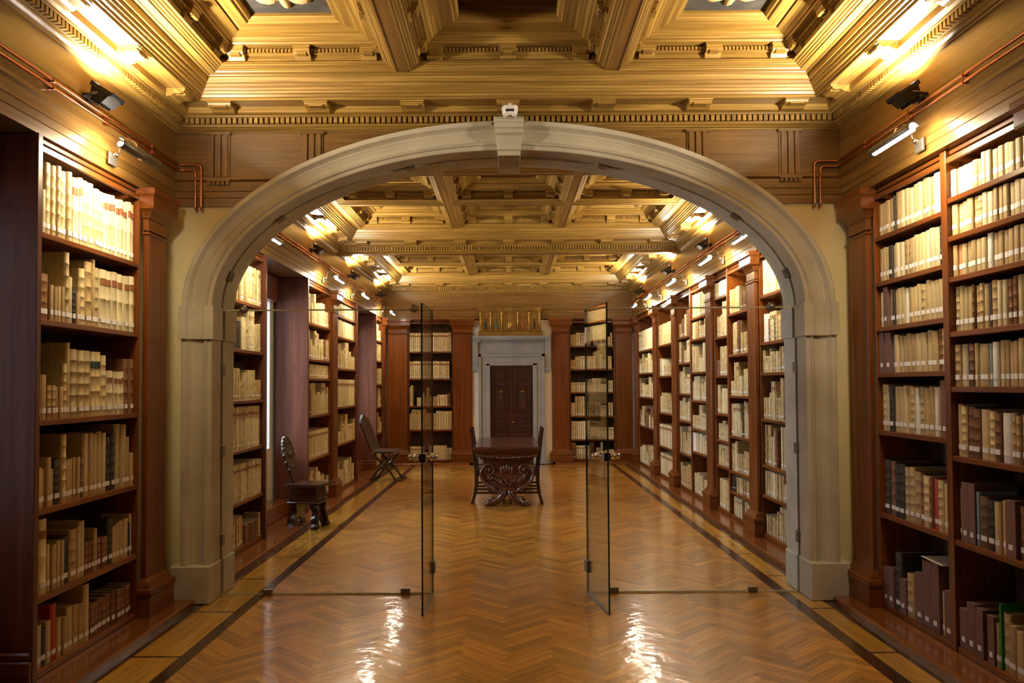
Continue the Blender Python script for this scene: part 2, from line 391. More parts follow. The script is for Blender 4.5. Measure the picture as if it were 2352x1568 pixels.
tag(wb.build('wall_back'), kind='structure')
# arch wall: quads between levels, full thickness
am = MB('plaster'); zs = [0, 1.0, ZS] + [ZS + 1.263*math.sin(PI/2*i/40) for i in range(1, 41)]
for i in range(len(zs)-1):
    z0, z1 = zs[i], zs[i+1]; a0, a1 = arch_x(z0), arch_x(z1)
    for sgn in (-1, 1):
        p = [(sgn*a0, z0), (sgn*2.99, z0), (sgn*2.99, z1), (sgn*a1, z1)]
        if a1 < 1e-6 and False: p = p[:3]
        am.prism(p, Y_E+.02, Y_B-.02, 'y')
am.box(-2.99, 2.99, Y_E+.02, Y_B-.02, ZS+1.263, 4.5)
tag(am.build('wall_middle'), kind='structure')
tag(MB('white').box(-3.2, 3.25, -2.5, 17.4, 4.45, 4.6).build('ceiling'), kind='structure')

# ================================================================ floor
fl = MB('step'); fl.box(-3.2, 3.25, -2.5, 17.4, -0.08, -0.012)
floor = tag(fl.build('floor'), kind='structure')
BLI, BRI = (-1.97, -1.885), (2.05, 2.145)     # inner dark bands
BLO, BRO = (-2.33, -2.255), (2.305, 2.38)     # outer dark bands
FX0, FX1, FY0, FY1 = BLI[1], BRI[0], 1.6, 16.2
def clip(poly, x0, x1, y0, y1):
    for ax, lim, sg in ((0, x0, 1), (0, x1, -1), (1, y0, 1), (1, y1, -1)):
        out = []
        for i in range(len(poly)):
            a, b = poly[i], poly[(i+1) % len(poly)]
            ia, ib = (a[ax]-lim)*sg >= -1e-9, (b[ax]-lim)*sg >= -1e-9
            if ia: out.append(a)
            if ia != ib:
                t = (lim-a[ax])/(b[ax]-a[ax]); out.append((a[0]+(b[0]-a[0])*t, a[1]+(b[1]-a[1])*t))
        poly = out
        if len(poly) < 3: return []
    return poly
L_, W_ = 0.39, 0.065; q2 = math.sqrt(.5); g = 0.0006
def uv2xy(u, v): return ((u - v)*q2, (u + v)*q2)
def plank_poly(kind, ox, oy):
    r = (0, L_, 0, W_) if kind == 0 else (L_, L_+W_, W_-L_, W_)
    return [(ox + uv2xy(u, v)[0], oy + uv2xy(u, v)[1]) for u, v in ((r[0]+g, r[2]+g), (r[1]-g, r[2]+g), (r[1]-g, r[3]-g), (r[0]+g, r[3]-g))]
planks = []
for i in range(-6, 7):
    for j in range(-10, 180):
        ox = i*L_/q2; oy = FY0 - .3 + j*W_/q2
        if oy > FY1 + .5: break
        for k in (0, 1):
            full = plank_poly(k, ox, oy); p = clip(full, FX0, FX1, FY0, FY1)
            if len(p) < 3: continue
            ar = abs(sum(p[a][0]*p[(a+1) % len(p)][1]-p[(a+1) % len(p)][0]*p[a][1] for a in range(len(p))))/2
            if ar < 1e-4: continue
            cxp = sum(q[0] for q in p)/len(p); cyp = sum(q[1] for q in p)/len(p)
            planks.append((k, p, ar, ar > L_*W_*.97, cxp, cyp))
vis = [p for p in planks if p[5] > 4.55 and abs(p[4])/p[5] < .60]
vis.sort(key=lambda p: -p[2]/p[5]**3); near = set(id(p) for p in vis[:300])
base_mesh = {}
rest = MB('floor')
for p in planks:
    k, poly, ar, full, cxp, cyp = p
    ax = (q2, q2, 0) if k == 0 else (q2, -q2, 0)
    if id(p) in near:
        if full and k in base_mesh: me, c0 = base_mesh[k]
        else:
            mb = MB('floor'); mb.prism([(a-cxp, b-cyp) for a, b in poly], -.012, 0, 'z', grain=ax); me = mb.mesh('plank')
            if full: base_mesh[k] = (me, 0)
        link('plank', me, floor, (cxp, cyp, 0))
    else: rest.prism(poly, -.012, 0, 'z', grain=ax)
tag(rest.build('parquet_blocks', floor), kind='stuff')
bars = [3.03, 3.97, 4.93, 5.90, 6.90, 7.80, 8.68, 9.55, 10.42, 11.3, 12.2, 13.1, 14.0, 14.9, 15.8]
for (o, i_) in ((BLO, BLI), (BRO, BRI)):
    for bnd in (o, i_): MB('band').box(bnd[0], bnd[1], 1.6, 16.3 if bnd is i_ else 16.6, -.012, 0, axis=(0, 1, 0)).build('dark_band', floor)
    x0, x1 = (o[1], i_[0]) if o[0] < 0 else (i_[1], o[0])
    yy = [1.6] + bars + [16.6]
    for a, b in zip(yy[:-1], yy[1:]):
        xm = (x0+x1)/2
        MB('border').box(x0+.001, xm-.0008, a+.013, b-.013, -.012, 0, axis=(0, 1, 0)).build('border_plank', floor)
        MB('border').box(xm+.0008, x1-.001, a+.013, b-.013, -.012, 0, axis=(0, 1, 0)).build('border_plank', floor)
    for b in bars: MB('band').box(x0, x1, b-.013, b+.013, -.012, .0, axis=(1, 0, 0)).build('cross_strip', floor)
MB('band').box(FX0, FX1, 16.2, 16.29, -.012, 0).build('dark_band', floor)
MB('border').box(FX0, FX1, 16.29, 16.6, -.012, 0).build('border_plank', floor)
# platforms the bookcases stand on
def platform(n, x0, x1, y0, y1):
    mb = MB('step'); mb.cbox(x0, x1, y0, y1, -.012, .04, .01, axis=(0, 1, 0)); tag(mb.build('baseboard_%s' % n), kind='structure')
platform('left_near', -2.97, BLO[0], 1.6, 6.12); platform('right_near', BRO[1], 3.05, 1.6, 6.12)
platform('left_far', -2.97, BLO[0], 6.67, 16.6); platform('right_far', BRO[1], 3.05, 6.67, 16.6)
platform('back', -2.97, -.80, 16.6, 17.2); platform('back_right', .93, 3.05, 16.6, 17.2)

# ================================================================ ceiling fields
def ring(rect, prof, mat, name, parent, sides=(0, 1, 2, 3), join=False):
    x0, x1, y0, y1 = rect
    cor = [((x0, y0), (1, 1)), ((x1, y0), (-1, 1)), ((x1, y1), (-1, -1)), ((x0, y1), (1, -1))]
    mb = MB(mat); outs = []
    for s in sides:
        (a, sa), (b, sb) = cor[s], cor[(s+1) % 4]
        if not join: mb = MB(mat)
        for i in range(len(prof)-1):
            (d0, z0), (d1, z1) = prof[i], prof[i+1]
            vs = [(a[0]+sa[0]*d0, a[1]+sa[1]*d0, z0), (b[0]+sb[0]*d0, b[1]+sb[1]*d0, z0), (b[0]+sb[0]*d1, b[1]+sb[1]*d1, z1), (a[0]+sa[0]*d1, a[1]+sa[1]*d1, z1)]
            mb.add(vs, [(0, 3, 2, 1)], (1, 0, 0) if s % 2 == 0 else (0, 1, 0))
        if not join: outs.append(mb.build(name, parent))
    if join: outs.append(mb.build(name, parent))
    return outs
CORNICE = [(-.03, ZC), (.012, ZC), (.018, ZC+.010), (.03, ZC+.013), (.045, ZC+.024), (.06, ZC+.028), (.06, ZC+.036), (.066, ZC+.038),
           (.066, ZC+.084), (.11, ZC+.086), (.115, ZC+.096), (.135, ZC+.102), (.15, ZC+.106), (.15, ZC+.148)]
CORONA = [(.15, ZC+.148), (.29, ZC+.148), (.29, ZC+.165), (.303, ZC+.168), (.308, ZC+.185), (.322, ZC+.188), (.326, ZC+.205), (.336, ZC+.208),
          (.34, ZC+.225), (.352, ZC+.228), (.356, ZC+.248), (.37, ZC+.252), (.378, ZB), (.405, ZB), (.408, ZB+.006), (.418, ZB+.006), (.42, ZB), (.46, ZB)]
COFFER = [(0, ZB), (.006, ZB), (.01, ZB+.008), (.022, ZB+.008), (.03, ZB+.016), (.042, ZB+.017), (.048, ZB+.024), (.06, ZB+.025), (.068, ZB+.033), (.084, ZB+.035),
          (.084, ZB+.043), (.06, ZB+.045), (.06, ZB+.095), (.082, ZB+.097), (.082, ZB+.137), (.15, ZB+.139), (.156, ZB+.150), (.172, ZB+.154), (.19, ZB+.172), (.215, ZB+.182),
          (.245, ZB+.19), (.245, ZB+.20), (.335, ZB+.20), (.34, ZB+.21), (.36, ZB+.215), (.372, ZB+.235), (.372, ZB+.32)]
def modillion_mesh(wd, dp, h, name):
    pts = [(0, 0), (0, h), (dp+.006, h), (dp+.006, h*.80), (dp, h*.76), (dp*.98, h*.55), (dp*.86, h*.38), (dp*.70, h*.34), (dp*.55, h*.42), (dp*.42, h*.30), (dp*.25, h*.06)]
    mb = MB('ceil'); mb.prism(pts, -wd/2, wd/2, 'x'); 
    mb.box(-wd/2-.006, wd/2+.006, -.001, dp+.010, h*.84, h)
    mb.box(-wd*.3, wd*.3, dp*.2, dp*.99, h*.30, h*.5)
    return mb.mesh(name)
MOD1 = modillion_mesh(.165, .125, .052, 'modillion')
MOD2 = modillion_mesh(.11, .075, .090, 'modillion')
ROT = {0: 0, 1: PI/2, 2: PI, 3: -PI/2}     # side 0: normal +y
def place_on_side(rect, s, pos, d, z, me, name, parent):
    x0, x1, y0, y1 = rect
    loc = {0: (pos, y0+d, z), 1: (x1-d, pos, z), 2: (pos, y1-d, z), 3: (x0+d, pos, z)}[s]
    link(name, me, parent, loc, (0, 0, ROT[s]))
def field(n, y0, y1, wall0=True, wall1=True):
    rect = (CX-XE-.02, CX+XE-.02, y0, y1)
    rt = empty('ceiling', (0, 0, 0), kind='structure')
    ring(rect, CORNICE, 'ceil', 'cornice', rt); ring(rect, CORONA, 'ceil', 'corona', rt)
    x0, x1 = rect[0]+.46, rect[1]-.46; a0, a1 = y0+.46, y1-.46
    cx = (x0+x1)/2
    # modillions
    for s in (0, 2):
        for k in range(-3, 4): place_on_side(rect, s, cx + k*.705, .15, ZC+.095, MOD1, 'modillion', rt)
    n2 = 7; span = (a1-a0)
    for s in (1, 3):
        for k in range(n2): place_on_side(rect, s, a0 + .0 + span*k/(n2-1), .15, ZC+.095, MOD1, 'modillion', rt)
    # dentils
    dm = MB('ceil')
    def dents(p0, p1, side, d0, d1, z0, z1, pitch, wd, rc):
        L = p1-p0; m = int(L/pitch)
        for k in range(m+1):
            c = p0 + (L-m*pitch)/2 + k*pitch
            b = (c-wd/2, c+wd/2)
            if side == 0: dm.box(b[0], b[1], rc[2]+d0, rc[2]+d1, z0, z1)
            elif side == 2: dm.box(b[0], b[1], rc[3]-d1, rc[3]-d0, z0, z1)
            elif side == 1: dm.box(rc[1]-d1, rc[1]-d0, b[0], b[1], z0, z1)
            else: dm.box(rc[0]+d0, rc[0]+d1, b[0], b[1], z0, z1)
    for s in range(4):
        p = (rect[0]+.12, rect[1]-.12) if s % 2 == 0 else (y0+.12, y1-.12)
        dents(p[0], p[1], s, .060, .100, ZC+.043, ZC+.084, .040, .026, rect)
    # coffers
    bx = .742; xs = [x0, cx-bx, cx+bx, x1]; py = (a1-a0)/3; ysn = [a0, a0+py, a0+2*py, a1]
    hb = .045
    for i in (1, 2): 
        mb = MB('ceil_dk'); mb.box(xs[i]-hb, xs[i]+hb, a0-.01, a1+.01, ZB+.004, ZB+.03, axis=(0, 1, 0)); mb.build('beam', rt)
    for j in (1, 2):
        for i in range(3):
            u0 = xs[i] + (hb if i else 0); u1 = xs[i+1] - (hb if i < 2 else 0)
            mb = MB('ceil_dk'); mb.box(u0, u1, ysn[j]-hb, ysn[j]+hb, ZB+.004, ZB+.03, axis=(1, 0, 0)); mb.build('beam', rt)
    pm = {}
    for i in range(3):
        for j in range(3):
            rc = (xs[i] + (hb if i else 0), xs[i+1] - (hb if i < 2 else 0), ysn[j] + (hb if j else 0), ysn[j+1] - (hb if j < 2 else 0))
            ring(rc, COFFER, 'ceil', 'coffer_moulding', rt, join=True)
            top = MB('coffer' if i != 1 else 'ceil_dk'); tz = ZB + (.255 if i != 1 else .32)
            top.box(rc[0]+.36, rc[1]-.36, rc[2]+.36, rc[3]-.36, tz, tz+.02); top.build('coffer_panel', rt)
            if i != 1 and n < 2:
                mx, my = (rc[0]+rc[1])/2, (rc[2]+rc[3])/2; lv = MB('carve')
                for q in range(8):
                    a = q*PI/4; lv.sphere((mx+.15*math.cos(a), my+.15*math.sin(a), tz-.006), .10, 8, 5, sc=(.35+.65*abs(math.cos(a)), .35+.65*abs(math.sin(a)), .25))
                lv.sphere((mx, my, tz-.01), .06, 8, 5); lv.build('carved_rosette', rt)
            for s in range(4):
                mid = ((rc[0]+rc[1])/2 if s % 2 == 0 else (rc[2]+rc[3])/2); hl = ((rc[1]-rc[0])/2 if s % 2 == 0 else (rc[3]-rc[2])/2)
                for k in (-1, 0, 1): place_on_side(rc, s, mid + k*(hl-.185), .06, ZB+.047, MOD2, 'modillion', rt)
                p = (mid-hl+.24, mid+hl-.24)
                dents(p[0], p[1], s, .078, .100, ZB+.104, ZB+.126, .026, .016, rc)
    tag(dm.build('dentils', rt), kind='stuff')
field(0, 0.95, Y_E); field(1, Y_B, BEAM1); field(2, BEAM2, Y_F)
# core of the cross beam
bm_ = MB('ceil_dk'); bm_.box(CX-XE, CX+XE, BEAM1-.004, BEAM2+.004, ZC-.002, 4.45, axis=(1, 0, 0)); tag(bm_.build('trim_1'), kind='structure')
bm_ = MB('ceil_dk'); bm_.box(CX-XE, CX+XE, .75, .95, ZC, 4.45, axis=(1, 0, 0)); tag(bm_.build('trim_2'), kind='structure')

# ================================================================ entablature (architrave + frieze)
ENT = [(-.35, ZA), (0, ZA), (0, ZA+.062), (.007, ZA+.066), (.007, ZA+.112), (.014, ZA+.116), (.014, ZA+.185), (.02, ZA+.19), (.034, ZA+.198), (.034, ZA+.218), (.006, ZA+.222), (.006, ZC+.004), (.0, ZC+.004)]
def side_ent(n, sx, y0, y1, m0, m1):
    mb = MB('frieze'); xb = CX + sx*XE - .02
    for (d0, z0), (d1, z1) in zip(ENT[:-1], ENT[1:]):
        vs = [(xb - sx*d0, y0 + m0*d0, z0), (xb - sx*d0, y1 - m1*d0, z0), (xb - sx*d1, y1 - m1*d1, z1), (xb - sx*d1, y0 + m0*d1, z1)]
        mb.add(vs, [(0, 1, 2, 3)] if sx < 0 else [(3, 2, 1, 0)], (0, 1, 0))
    return tag(mb.build('trim_%d' % n), kind='structure')
side_ent(3, -1, .95, Y_E, 0, 1); side_ent(4, 1, .95, Y_E, 0, 1)
side_ent(5, -1, Y_B, Y_F, 1, 1); side_ent(6, 1, Y_B, Y_F, 1, 1)
# arch wall, near side: clipped by the arch
def arch_ent(n, yb, sg):
    mb = MB('frieze')
    for (d0, z0), (d1, z1) in zip(ENT[1:-1], ENT[2:]):
        k = max(1, int(abs(z1-z0)/.02))
        for i in range(k):
            za, zb = z0+(z1-z0)*i/k, z0+(z1-z0)*(i+1)/k; da, db = d0+(d1-d0)*i/k, d0+(d1-d0)*(i+1)/k
            xa, xb = arch_x(za, .35), arch_x(zb, .35)
            for sx in (-1, 1):
                oa, ob = CX-.02+sx*(XE-da), CX-.02+sx*(XE-db)
                vs = [(sx*xa, yb-sg*da, za), (oa, yb-sg*da, za), (ob, yb-sg*db, zb), (sx*xb, yb-sg*db, zb)]
                mb.add(vs, [(0, 1, 2, 3)] if (sx > 0) == (sg > 0) else [(3, 2, 1, 0)], (1, 0, 0))
    o = tag(mb.build('trim_%d' % n), kind='structure'); return o
t7 = arch_ent(7, Y_E, 1); arch_ent(8, Y_B, -1)
# triglyphs and guttae on the near side
for x in (-2.2, -1.49, 1.45, 2.15):
    zl = ZA+.222; xi = abs(x)-.08; 
    while zl < ZC - .05 and arch_x(zl, .25) > xi: zl += .01
    tm = MB('frieze'); z1 = ZC
    for q in (-1, 0, 1): tm.prism([(x+q*.052-.024, Y_E-.006), (x+q*.052-.015, Y_E-.030), (x+q*.052+.015, Y_E-.030), (x+q*.052+.024, Y_E-.006)], zl, z1-.02, 'z')
    tm.box(x-.082, x+.082, Y_E-.016, Y_E, zl, z1-.02); tm.box(x-.09, x+.09, Y_E-.036, Y_E, z1-.022, z1); tm.build('triglyph', t7)
    if abs(x) > 2:
        gm = MB('frieze'); gm.box(x-.088, x+.088, Y_E-.038, Y_E-.014, ZA+.186, ZA+.198)
        for q in range(5):
            c = x-.068+q*.034; gm.prism([(c-.013, ZA+.160), (c+.013, ZA+.160), (c+.008, ZA+.186), (c-.008, ZA+.186)], Y_E-.034, Y_E-.012, 'y')
        gm.build('guttae', t7)
# far wall entablature
mb = MB('frieze')
for (d0, z0), (d1, z1) in zip(ENT[:-1], ENT[1:]):
    mb.add([(CX-.02-XE+d0, Y_F-d0, z0), (CX-.02+XE-d0, Y_F-d0, z0), (CX-.02+XE-d1, Y_F-d1, z1), (CX-.02-XE+d1, Y_F-d1, z1)], [(0, 1, 2, 3)], (1, 0, 0))
tag(mb.build('trim_9'), kind='structure')

# ================================================================ stone arch
arch = empty('stone_archway', (0, Y_E, 0), 'grey stone archway with moulded basket arch on square plinths', 'archway')
def LP(name, mb): o = mb.build(name, arch); o.matrix_parent_inverse = Matrix.Translation((0, -Y_E, 0)); return o
PR = [(0, 6.24), (0, 6.105), (.006, 6.10), (.036, 6.10), (.042, 6.108), (.05, 6.122), (.062, 6.138), (.075, 6.143), (.085, 6.15), (.115, 6.162), (.145, 6.158), (.152, 6.148), (.158, 6.136), (.168, 6.132), (.176, 6.140), (.178, 6.148),
      (.205, 6.150), (.21, 6.155), (.21, 6.345), (.194, 6.352), (.194, 6.388), (.21, 6.394), (.206, Y_B-.005), (.20, Y_B), (0, Y_B)]
def apt(th, t, o=0): 
    k = t/.21
    return ((AO - (AO-AI)*k + o)*math.cos(th), ZS + (BO - (BO-BI)*k + o)*math.sin(th))
def sweep_arch(th0, th1, n):
    mb = MB('stone'); m = len(PR); vs = []
    for i in range(n+1):
        th = th0+(th1-th0)*i/n
        for (t, y) in PR:
            x, z = apt(th, t); vs.append((x, y, z))
    fs = [(i*m+j, (i+1)*m+j, (i+1)*m+j+1, i*m+j+1) for i in range(n) for j in range(m-1)]
    mb.add(vs, fs, (1, 0, 0), 0, False); return mb
LP('archivolt', sweep_arch(0, PI/2-.03, 40)); LP('archivolt', sweep_arch(PI/2+.03, PI, 40))
for sx in (-1, 1):
    mb = MB('stone'); m = len(PR)
    vs = [(sx*(AO-t), y, z) for z in (.27, 1.97) for (t, y) in PR]
    fs = [(j, j+1, m+j+1, m+j) for j in range(m-1)]
    if sx > 0: fs = [f[::-1] for f in fs]
    mb.add(vs, fs, (0, 0, 1)); LP('jamb', mb)
    mb = MB('stone'); e = .016
    P2 = [(-e, 6.24), (-e, 6.095-e), (.04, 6.095-e), (.05, 6.115-e), (.07, 6.13-e), (.085, 6.145-e), (.15, 6.145-e), (.16, 6.13-e), (.178, 6.14-e), (.21+e, 6.145-e), (.21+e, 6.34), (.195, 6.35), (.195, 6.39), (.21+e, 6.396), (.21+e, Y_B), (-e, Y_B)]
    vs = [(sx*(AO-t), y, z) for z in (1.965, 2.212) for (t, y) in P2]; m = len(P2)
    fs = [(j, (j+1) % m, m+(j+1) % m, m+j) for j in range(m)]
    fs = [f if sx < 0 else f[::-1] for f in fs] + [list(range(m))[::(1 if sx > 0 else -1)], list(range(m, 2*m))[::(-1 if sx > 0 else 1)]]
    mb.add(vs, fs, (1, 0, 0)); LP('impost', mb)
    mb = MB('stone'); mb.cbox(sx*(AI-.012), sx*2.52, 6.09, 6.345, 0, .28, .008); mb.cbox(sx*(AI+.004), sx*2.5, 6.345, 6.39, 0, .28, .004); mb.cbox(sx*(AI-.012), sx*2.52, 6.39, Y_B, 0, .28, .008); LP('plinth', mb)
mb = MB('stone')   # keystone: console with S profile
kp = [(6.02, 3.60), (6.02, 3.565), (6.03, 3.555), (6.03, 3.525), (6.045, 3.515), (6.052, 3.49), (6.075, 3.475), (6.09, 3.44), (6.10, 3.40), (6.10, 3.375), (6.115, 3.37), (6.115, 3.335), (6.30, 3.33), (6.64, 3.33), (6.64, 3.45), (6.22, 3.60)]
vs = []
for sx in (-1, 1):
    for (y, z) in kp: vs.append((.01 + sx*(.082 + max(0, z-3.33)/.27*.033), y, z))
m = len(kp); mb.add(vs, [list(range(m)), list(range(m, 2*m))[::-1]] + [(i, m+i, m+(i+1) % m, (i+1) % m) for i in range(m)], (0, 0, 1)); LP('keystone', mb)
# jagged broken wood round the dome
dome = empty('security_camera', (.018, 5.985, 3.645), 'white round plastic security camera mounted above the arch keystone', 'camera')
mb = MB('whiteplastic'); mb.lathe([(.048, -.058), (.056, -.035), (.06, -.015), (.06, .022), (.055, .027), (.01, .028)], seg=24); o = mb.build('housing', dome)
mb = MB('icon_dark'); mb.box(-.032, .032, -.0605, -.045, -.036, -.020); mb.build('slot', dome)
mb = MB('chrome'); mb.lathe([(.030, -.066), (.034, -.058), (.034, -.05)], seg=20); mb.build('lens_ring', dome)
MB('steel').box(-.02, .02, .03, .17, -.0, .03).build('mounting_bracket', dome)
hole = MB('icon_dark'); hr = random.Random(3); pts = []
for q in range(18):
    a = PI*q/17; r = .115 + hr.uniform(-.02, .02); pts.append((.01 + r*math.cos(a)*1.05, 3.565 + r*.62*math.sin(a)))
hole.prism(pts, 6.095, 6.13, 'y'); tag(hole.build('broken_board'), 'dark splintered hole in cornice behind the white security camera', 'hole')

# ================================================================ glass
YG = 6.37; T = .006
def glass_box(x0, x1, y0, y1, z0, z1, vert=True, top='gtop', bottom='gtop'):
    mb = MB('glass', 'gedge', 'gtop')
    mb.box(x0, x1, y0, y1, z0, z1)
    if abs(x1-x0) > abs(y1-y0): big = {2, 4}; ends = {3, 5}
    else: big = {3, 5}; ends = {2, 4}
    for i in range(6): mb.mi[i] = 0 if i in big else (1 if i in ends else 2)
    return mb
for sx, nm in ((-1, 'left'), (1, 'right')):
    g_ = empty('fixed_glass_screen', (sx*1.4, YG, 0), 'tall clear fixed glass panel between %s stone jamb and open glass door' % nm, 'glass panel')
    x0, x1 = sorted((sx*.605-sx*1.4, sx*2.24-sx*1.4))
    glass_box(x0, x1, -T, T, .014, 2.195).build('pane', g_)
    MB('gtop').box(x0, x1, -.009, .009, 2.196, 2.206).build('joint_strip', g_); MB('gtop').box(x0, x1, -.009, .009, .0, .013).build('floor_seal', g_)
    for cx_ in ((-.83, .12) if sx < 0 else (.82, -.62)):
        xx = {-1: (-1.87, -.82), 1: (.80, 1.87)}[sx]
    for xx in ({-1: (-1.87, -.81), 1: (.80, 1.87)}[sx]):
        MB('steel').cbox(xx-sx*1.4-.035, xx-sx*1.4+.035, -.018, .018, 0.0, .045, .003).build('floor_clamp', g_)
    for xx in ({-1: (-2.06, -.735), 1: (.80, 2.04)}[sx] if sx < 0 else (2.04,)):
        MB('steel').sphere((xx-sx*1.4, -.022, 2.205), .032, 14, 8).build('ball_connector', g_)
tp = empty('glass_tympanum', (0, YG, 2.207), 'arched clear glass pane filling the arch above the doors', 'glass panel')
mb = MB('glass', 'gtop'); n = 48; pts = [(-2.24, .006)] + [(-2.245*math.cos(PI*i/n), .008+1.155*math.sin(PI*i/n)) for i in range(n+1)] + [(2.24, .006)]
mb.prism(pts, -T, T, 'y'); 
for i in range(2, len(mb.mi)): mb.mi[i] = 1
mb.build('pane', tp)
for a in (12.5, 37, 70.5, 110, 143, 167.5):
    th = math.radians(a); x, z = apt(th, .215); x2, z2 = apt(th+.02, .215)
    an = math.atan2(z2-z, x2-x)
    Tm = Matrix.Translation((x, 0, z-2.2)) @ Matrix.Rotation(-an, 4, 'Y')
    MB('steel').cbox(-.038, .038, -.045, .045, -.026, .018, .003, T=Tm).build('arch_clamp', tp)
for sx in (-1, 1):
    for z in (1.73, 1.1, .42):
        MB('steel').cbox(sx*2.215, sx*2.26, -.028, .028, z-2.2-.045, z-2.2+.045, .003).build('jamb_clamp', tp)
for sx, nm, ang in ((-1, 'left', 0.03), (1, 'right', 0.16)):
    # leaf opens towards the camera, hinged at x=+-.597
    d = empty('glass_door', (sx*.597, YG, 0), '%s glass door leaf standing open towards the viewer' % nm, 'glass door')
    d.rotation_euler = (0, 0, (1 if sx > 0 else -1)*ang)
    glass_box(-T, T, -.60, -.002, .012, 2.19).build('pane', d)
    for z in (.21,): MB('steel').cbox(-.02, .02, -.05, .03, z-.045, z+.045, .003).build('hinge_clamp', d)
    if sx > 0: MB('whiteplastic').box(-.008, .008, -.05, -.012, 1.93, 2.05).build('door_sticker', d)
    for z in (0.012,): MB('steel').cbox(-.012, .012, -.60, -.0, .0, .014, .002).build('bottom_rail', d)
    hm = MB('chrome'); hm.cbox(-.03, .03, -.58, -.50, 1.06, 1.13, .006)
    for q in (-1, 1):
        hm.tube([(q*.03, -.55, 1.10), (q*.075, -.55, 1.10)], .012, 8); hm.sphere((q*.085, -.55, 1.10), .024, 10, 6); hm.tube([(q*.06, -.55, 1.07), (q*.06, -.55, 1.13)], .009, 8)
    hm.build('door_lock', d)

# ================================================================ pilasters
def base_prof(): return [(0, .155), (-.004, .16), (.0, .165), (-.0, .17), (-.02, .20), (-.022, .205), (-.016, .215), (-.03, .222), (-.04, .24), (-.05, .25)]
def pilaster(sx, y0, y1, label, cap=True, xface=None, group='wooden pilasters between the bookcases'):
    # local: x = outwards into room, y = along wall; origin on the platform under shaft centre
    yc = (y0+y1)/2; hw = (y1-y0)/2; z0 = .04
    o = empty('pilaster', (CX + sx*XSH, yc, z0), label, 'pilaster', group, rz=(0 if sx < 0 else PI))
    D = .038
    return pil_parts(o, hw, D, cap)
def blk(mat, hw, d0, d1, z0, z1, c=.004): mb = MB(mat); mb.cbox(-d0, d1, -hw, hw, z0, z1, c, axis=(0, 0, 1) if z1-z0 > .5 else (0, 1, 0)); return mb
def mould(mat, hw, D, prof):    # (offset,z) swept round three sides
    mb = MB(mat)
    for (o0, z0), (o1, z1) in zip(prof[:-1], prof[1:]):
        a = [(-D, -hw-o0, z0), (o0, -hw-o0, z0), (o0, hw+o0, z0), (-D, hw+o0, z0)]; b = [(-D, -hw-o1, z1), (o1, -hw-o1, z1), (o1, hw+o1, z1), (-D, hw+o1, z1)]
        mb.add(a+b, [(0, 1, 5, 4), (1, 2, 6, 5), (2, 3, 7, 6)], (0, 1, 0))
    n = len(prof)
    for (o0, z0), fl in ((prof[0], 1), (prof[-1], 0)):
        f = [(-D, -hw-o0, z0), (o0, -hw-o0, z0), (o0, hw+o0, z0), (-D, hw+o0, z0)]
        mb.add(f, [(3, 2, 1, 0)] if fl else [(0, 1, 2, 3)], (0, 1, 0))
    return mb
BASEP = [(.05, 0), (.05, .125), (.046, .130), (.046, .135), (.056, .145), (.060, .165), (.056, .185), (.046, .195), (.036, .198), (.034, .212), (.024, .216), (.022, .228), (.008, .24), (.0, .255)]
CAPP = [(0, 2.62), (.012, 2.628), (.012, 2.64), (0, 2.648), (0, 2.735), (.010, 2.74), (.018, 2.76), (.034, 2.785), (.055, 2.80), (.06, 2.815), (.06, 2.88), (.072, 2.90), (.072, ZA-.042)]
def pil_parts(o, hw, D, cap=True):
    mould('case', hw, D, BASEP).build('plinth', o)
    blk('case', hw, D, 0, .25, (2.66 if cap else ZA-.04)).build('shaft', o)
    if cap: mould('case', hw, D, CAPP).build('capital', o)
    return o
pilaster(-1, 5.66, 5.96, 'reddish wooden pilaster standing left of the stone arch')
pilaster(1, 5.80, 6.10, 'brown wooden pilaster standing right of the stone arch')
pilaster(1, 3.62, 3.93, 'wooden pilaster at the viewer end of near right bookcase')
for i, (a, lab) in enumerate(((8.46, 'first'), (10.33, 'second'), (12.58, 'third'), (14.25, 'fourth'))):
    pilaster(1, a, a+.28, 'tall brown pilaster, %s beyond the glass on the right wall' % lab)
pilaster(1, 16.45, 16.66, 'corner pilaster at the far end of the right wall')
pilaster(-1, 11.68, 11.96, 'tall pilaster between the two window recesses on far left wall')
pilaster(-1, 16.45, 16.66, 'corner pilaster at the far end of the left wall')
CFX = .075   # centre of far wall
for (u0, u1, lab) in ((-2.50, -2.09, 'far wall pilaster in the left corner'), (-1.15, -.76, 'far wall pilaster left of the door'),
                      (.89, 1.24, 'far wall pilaster right of the door'), (2.20, 2.54, 'far wall pilaster in the right corner')):
    o = empty('pilaster', ((u0+u1)/2, Y_F-.015, .04), 'reddish ' + lab, 'pilaster', 'wooden pilasters between the bookcases', rz=-PI/2)
    pil_parts(o, (u1-u0)/2, .053)

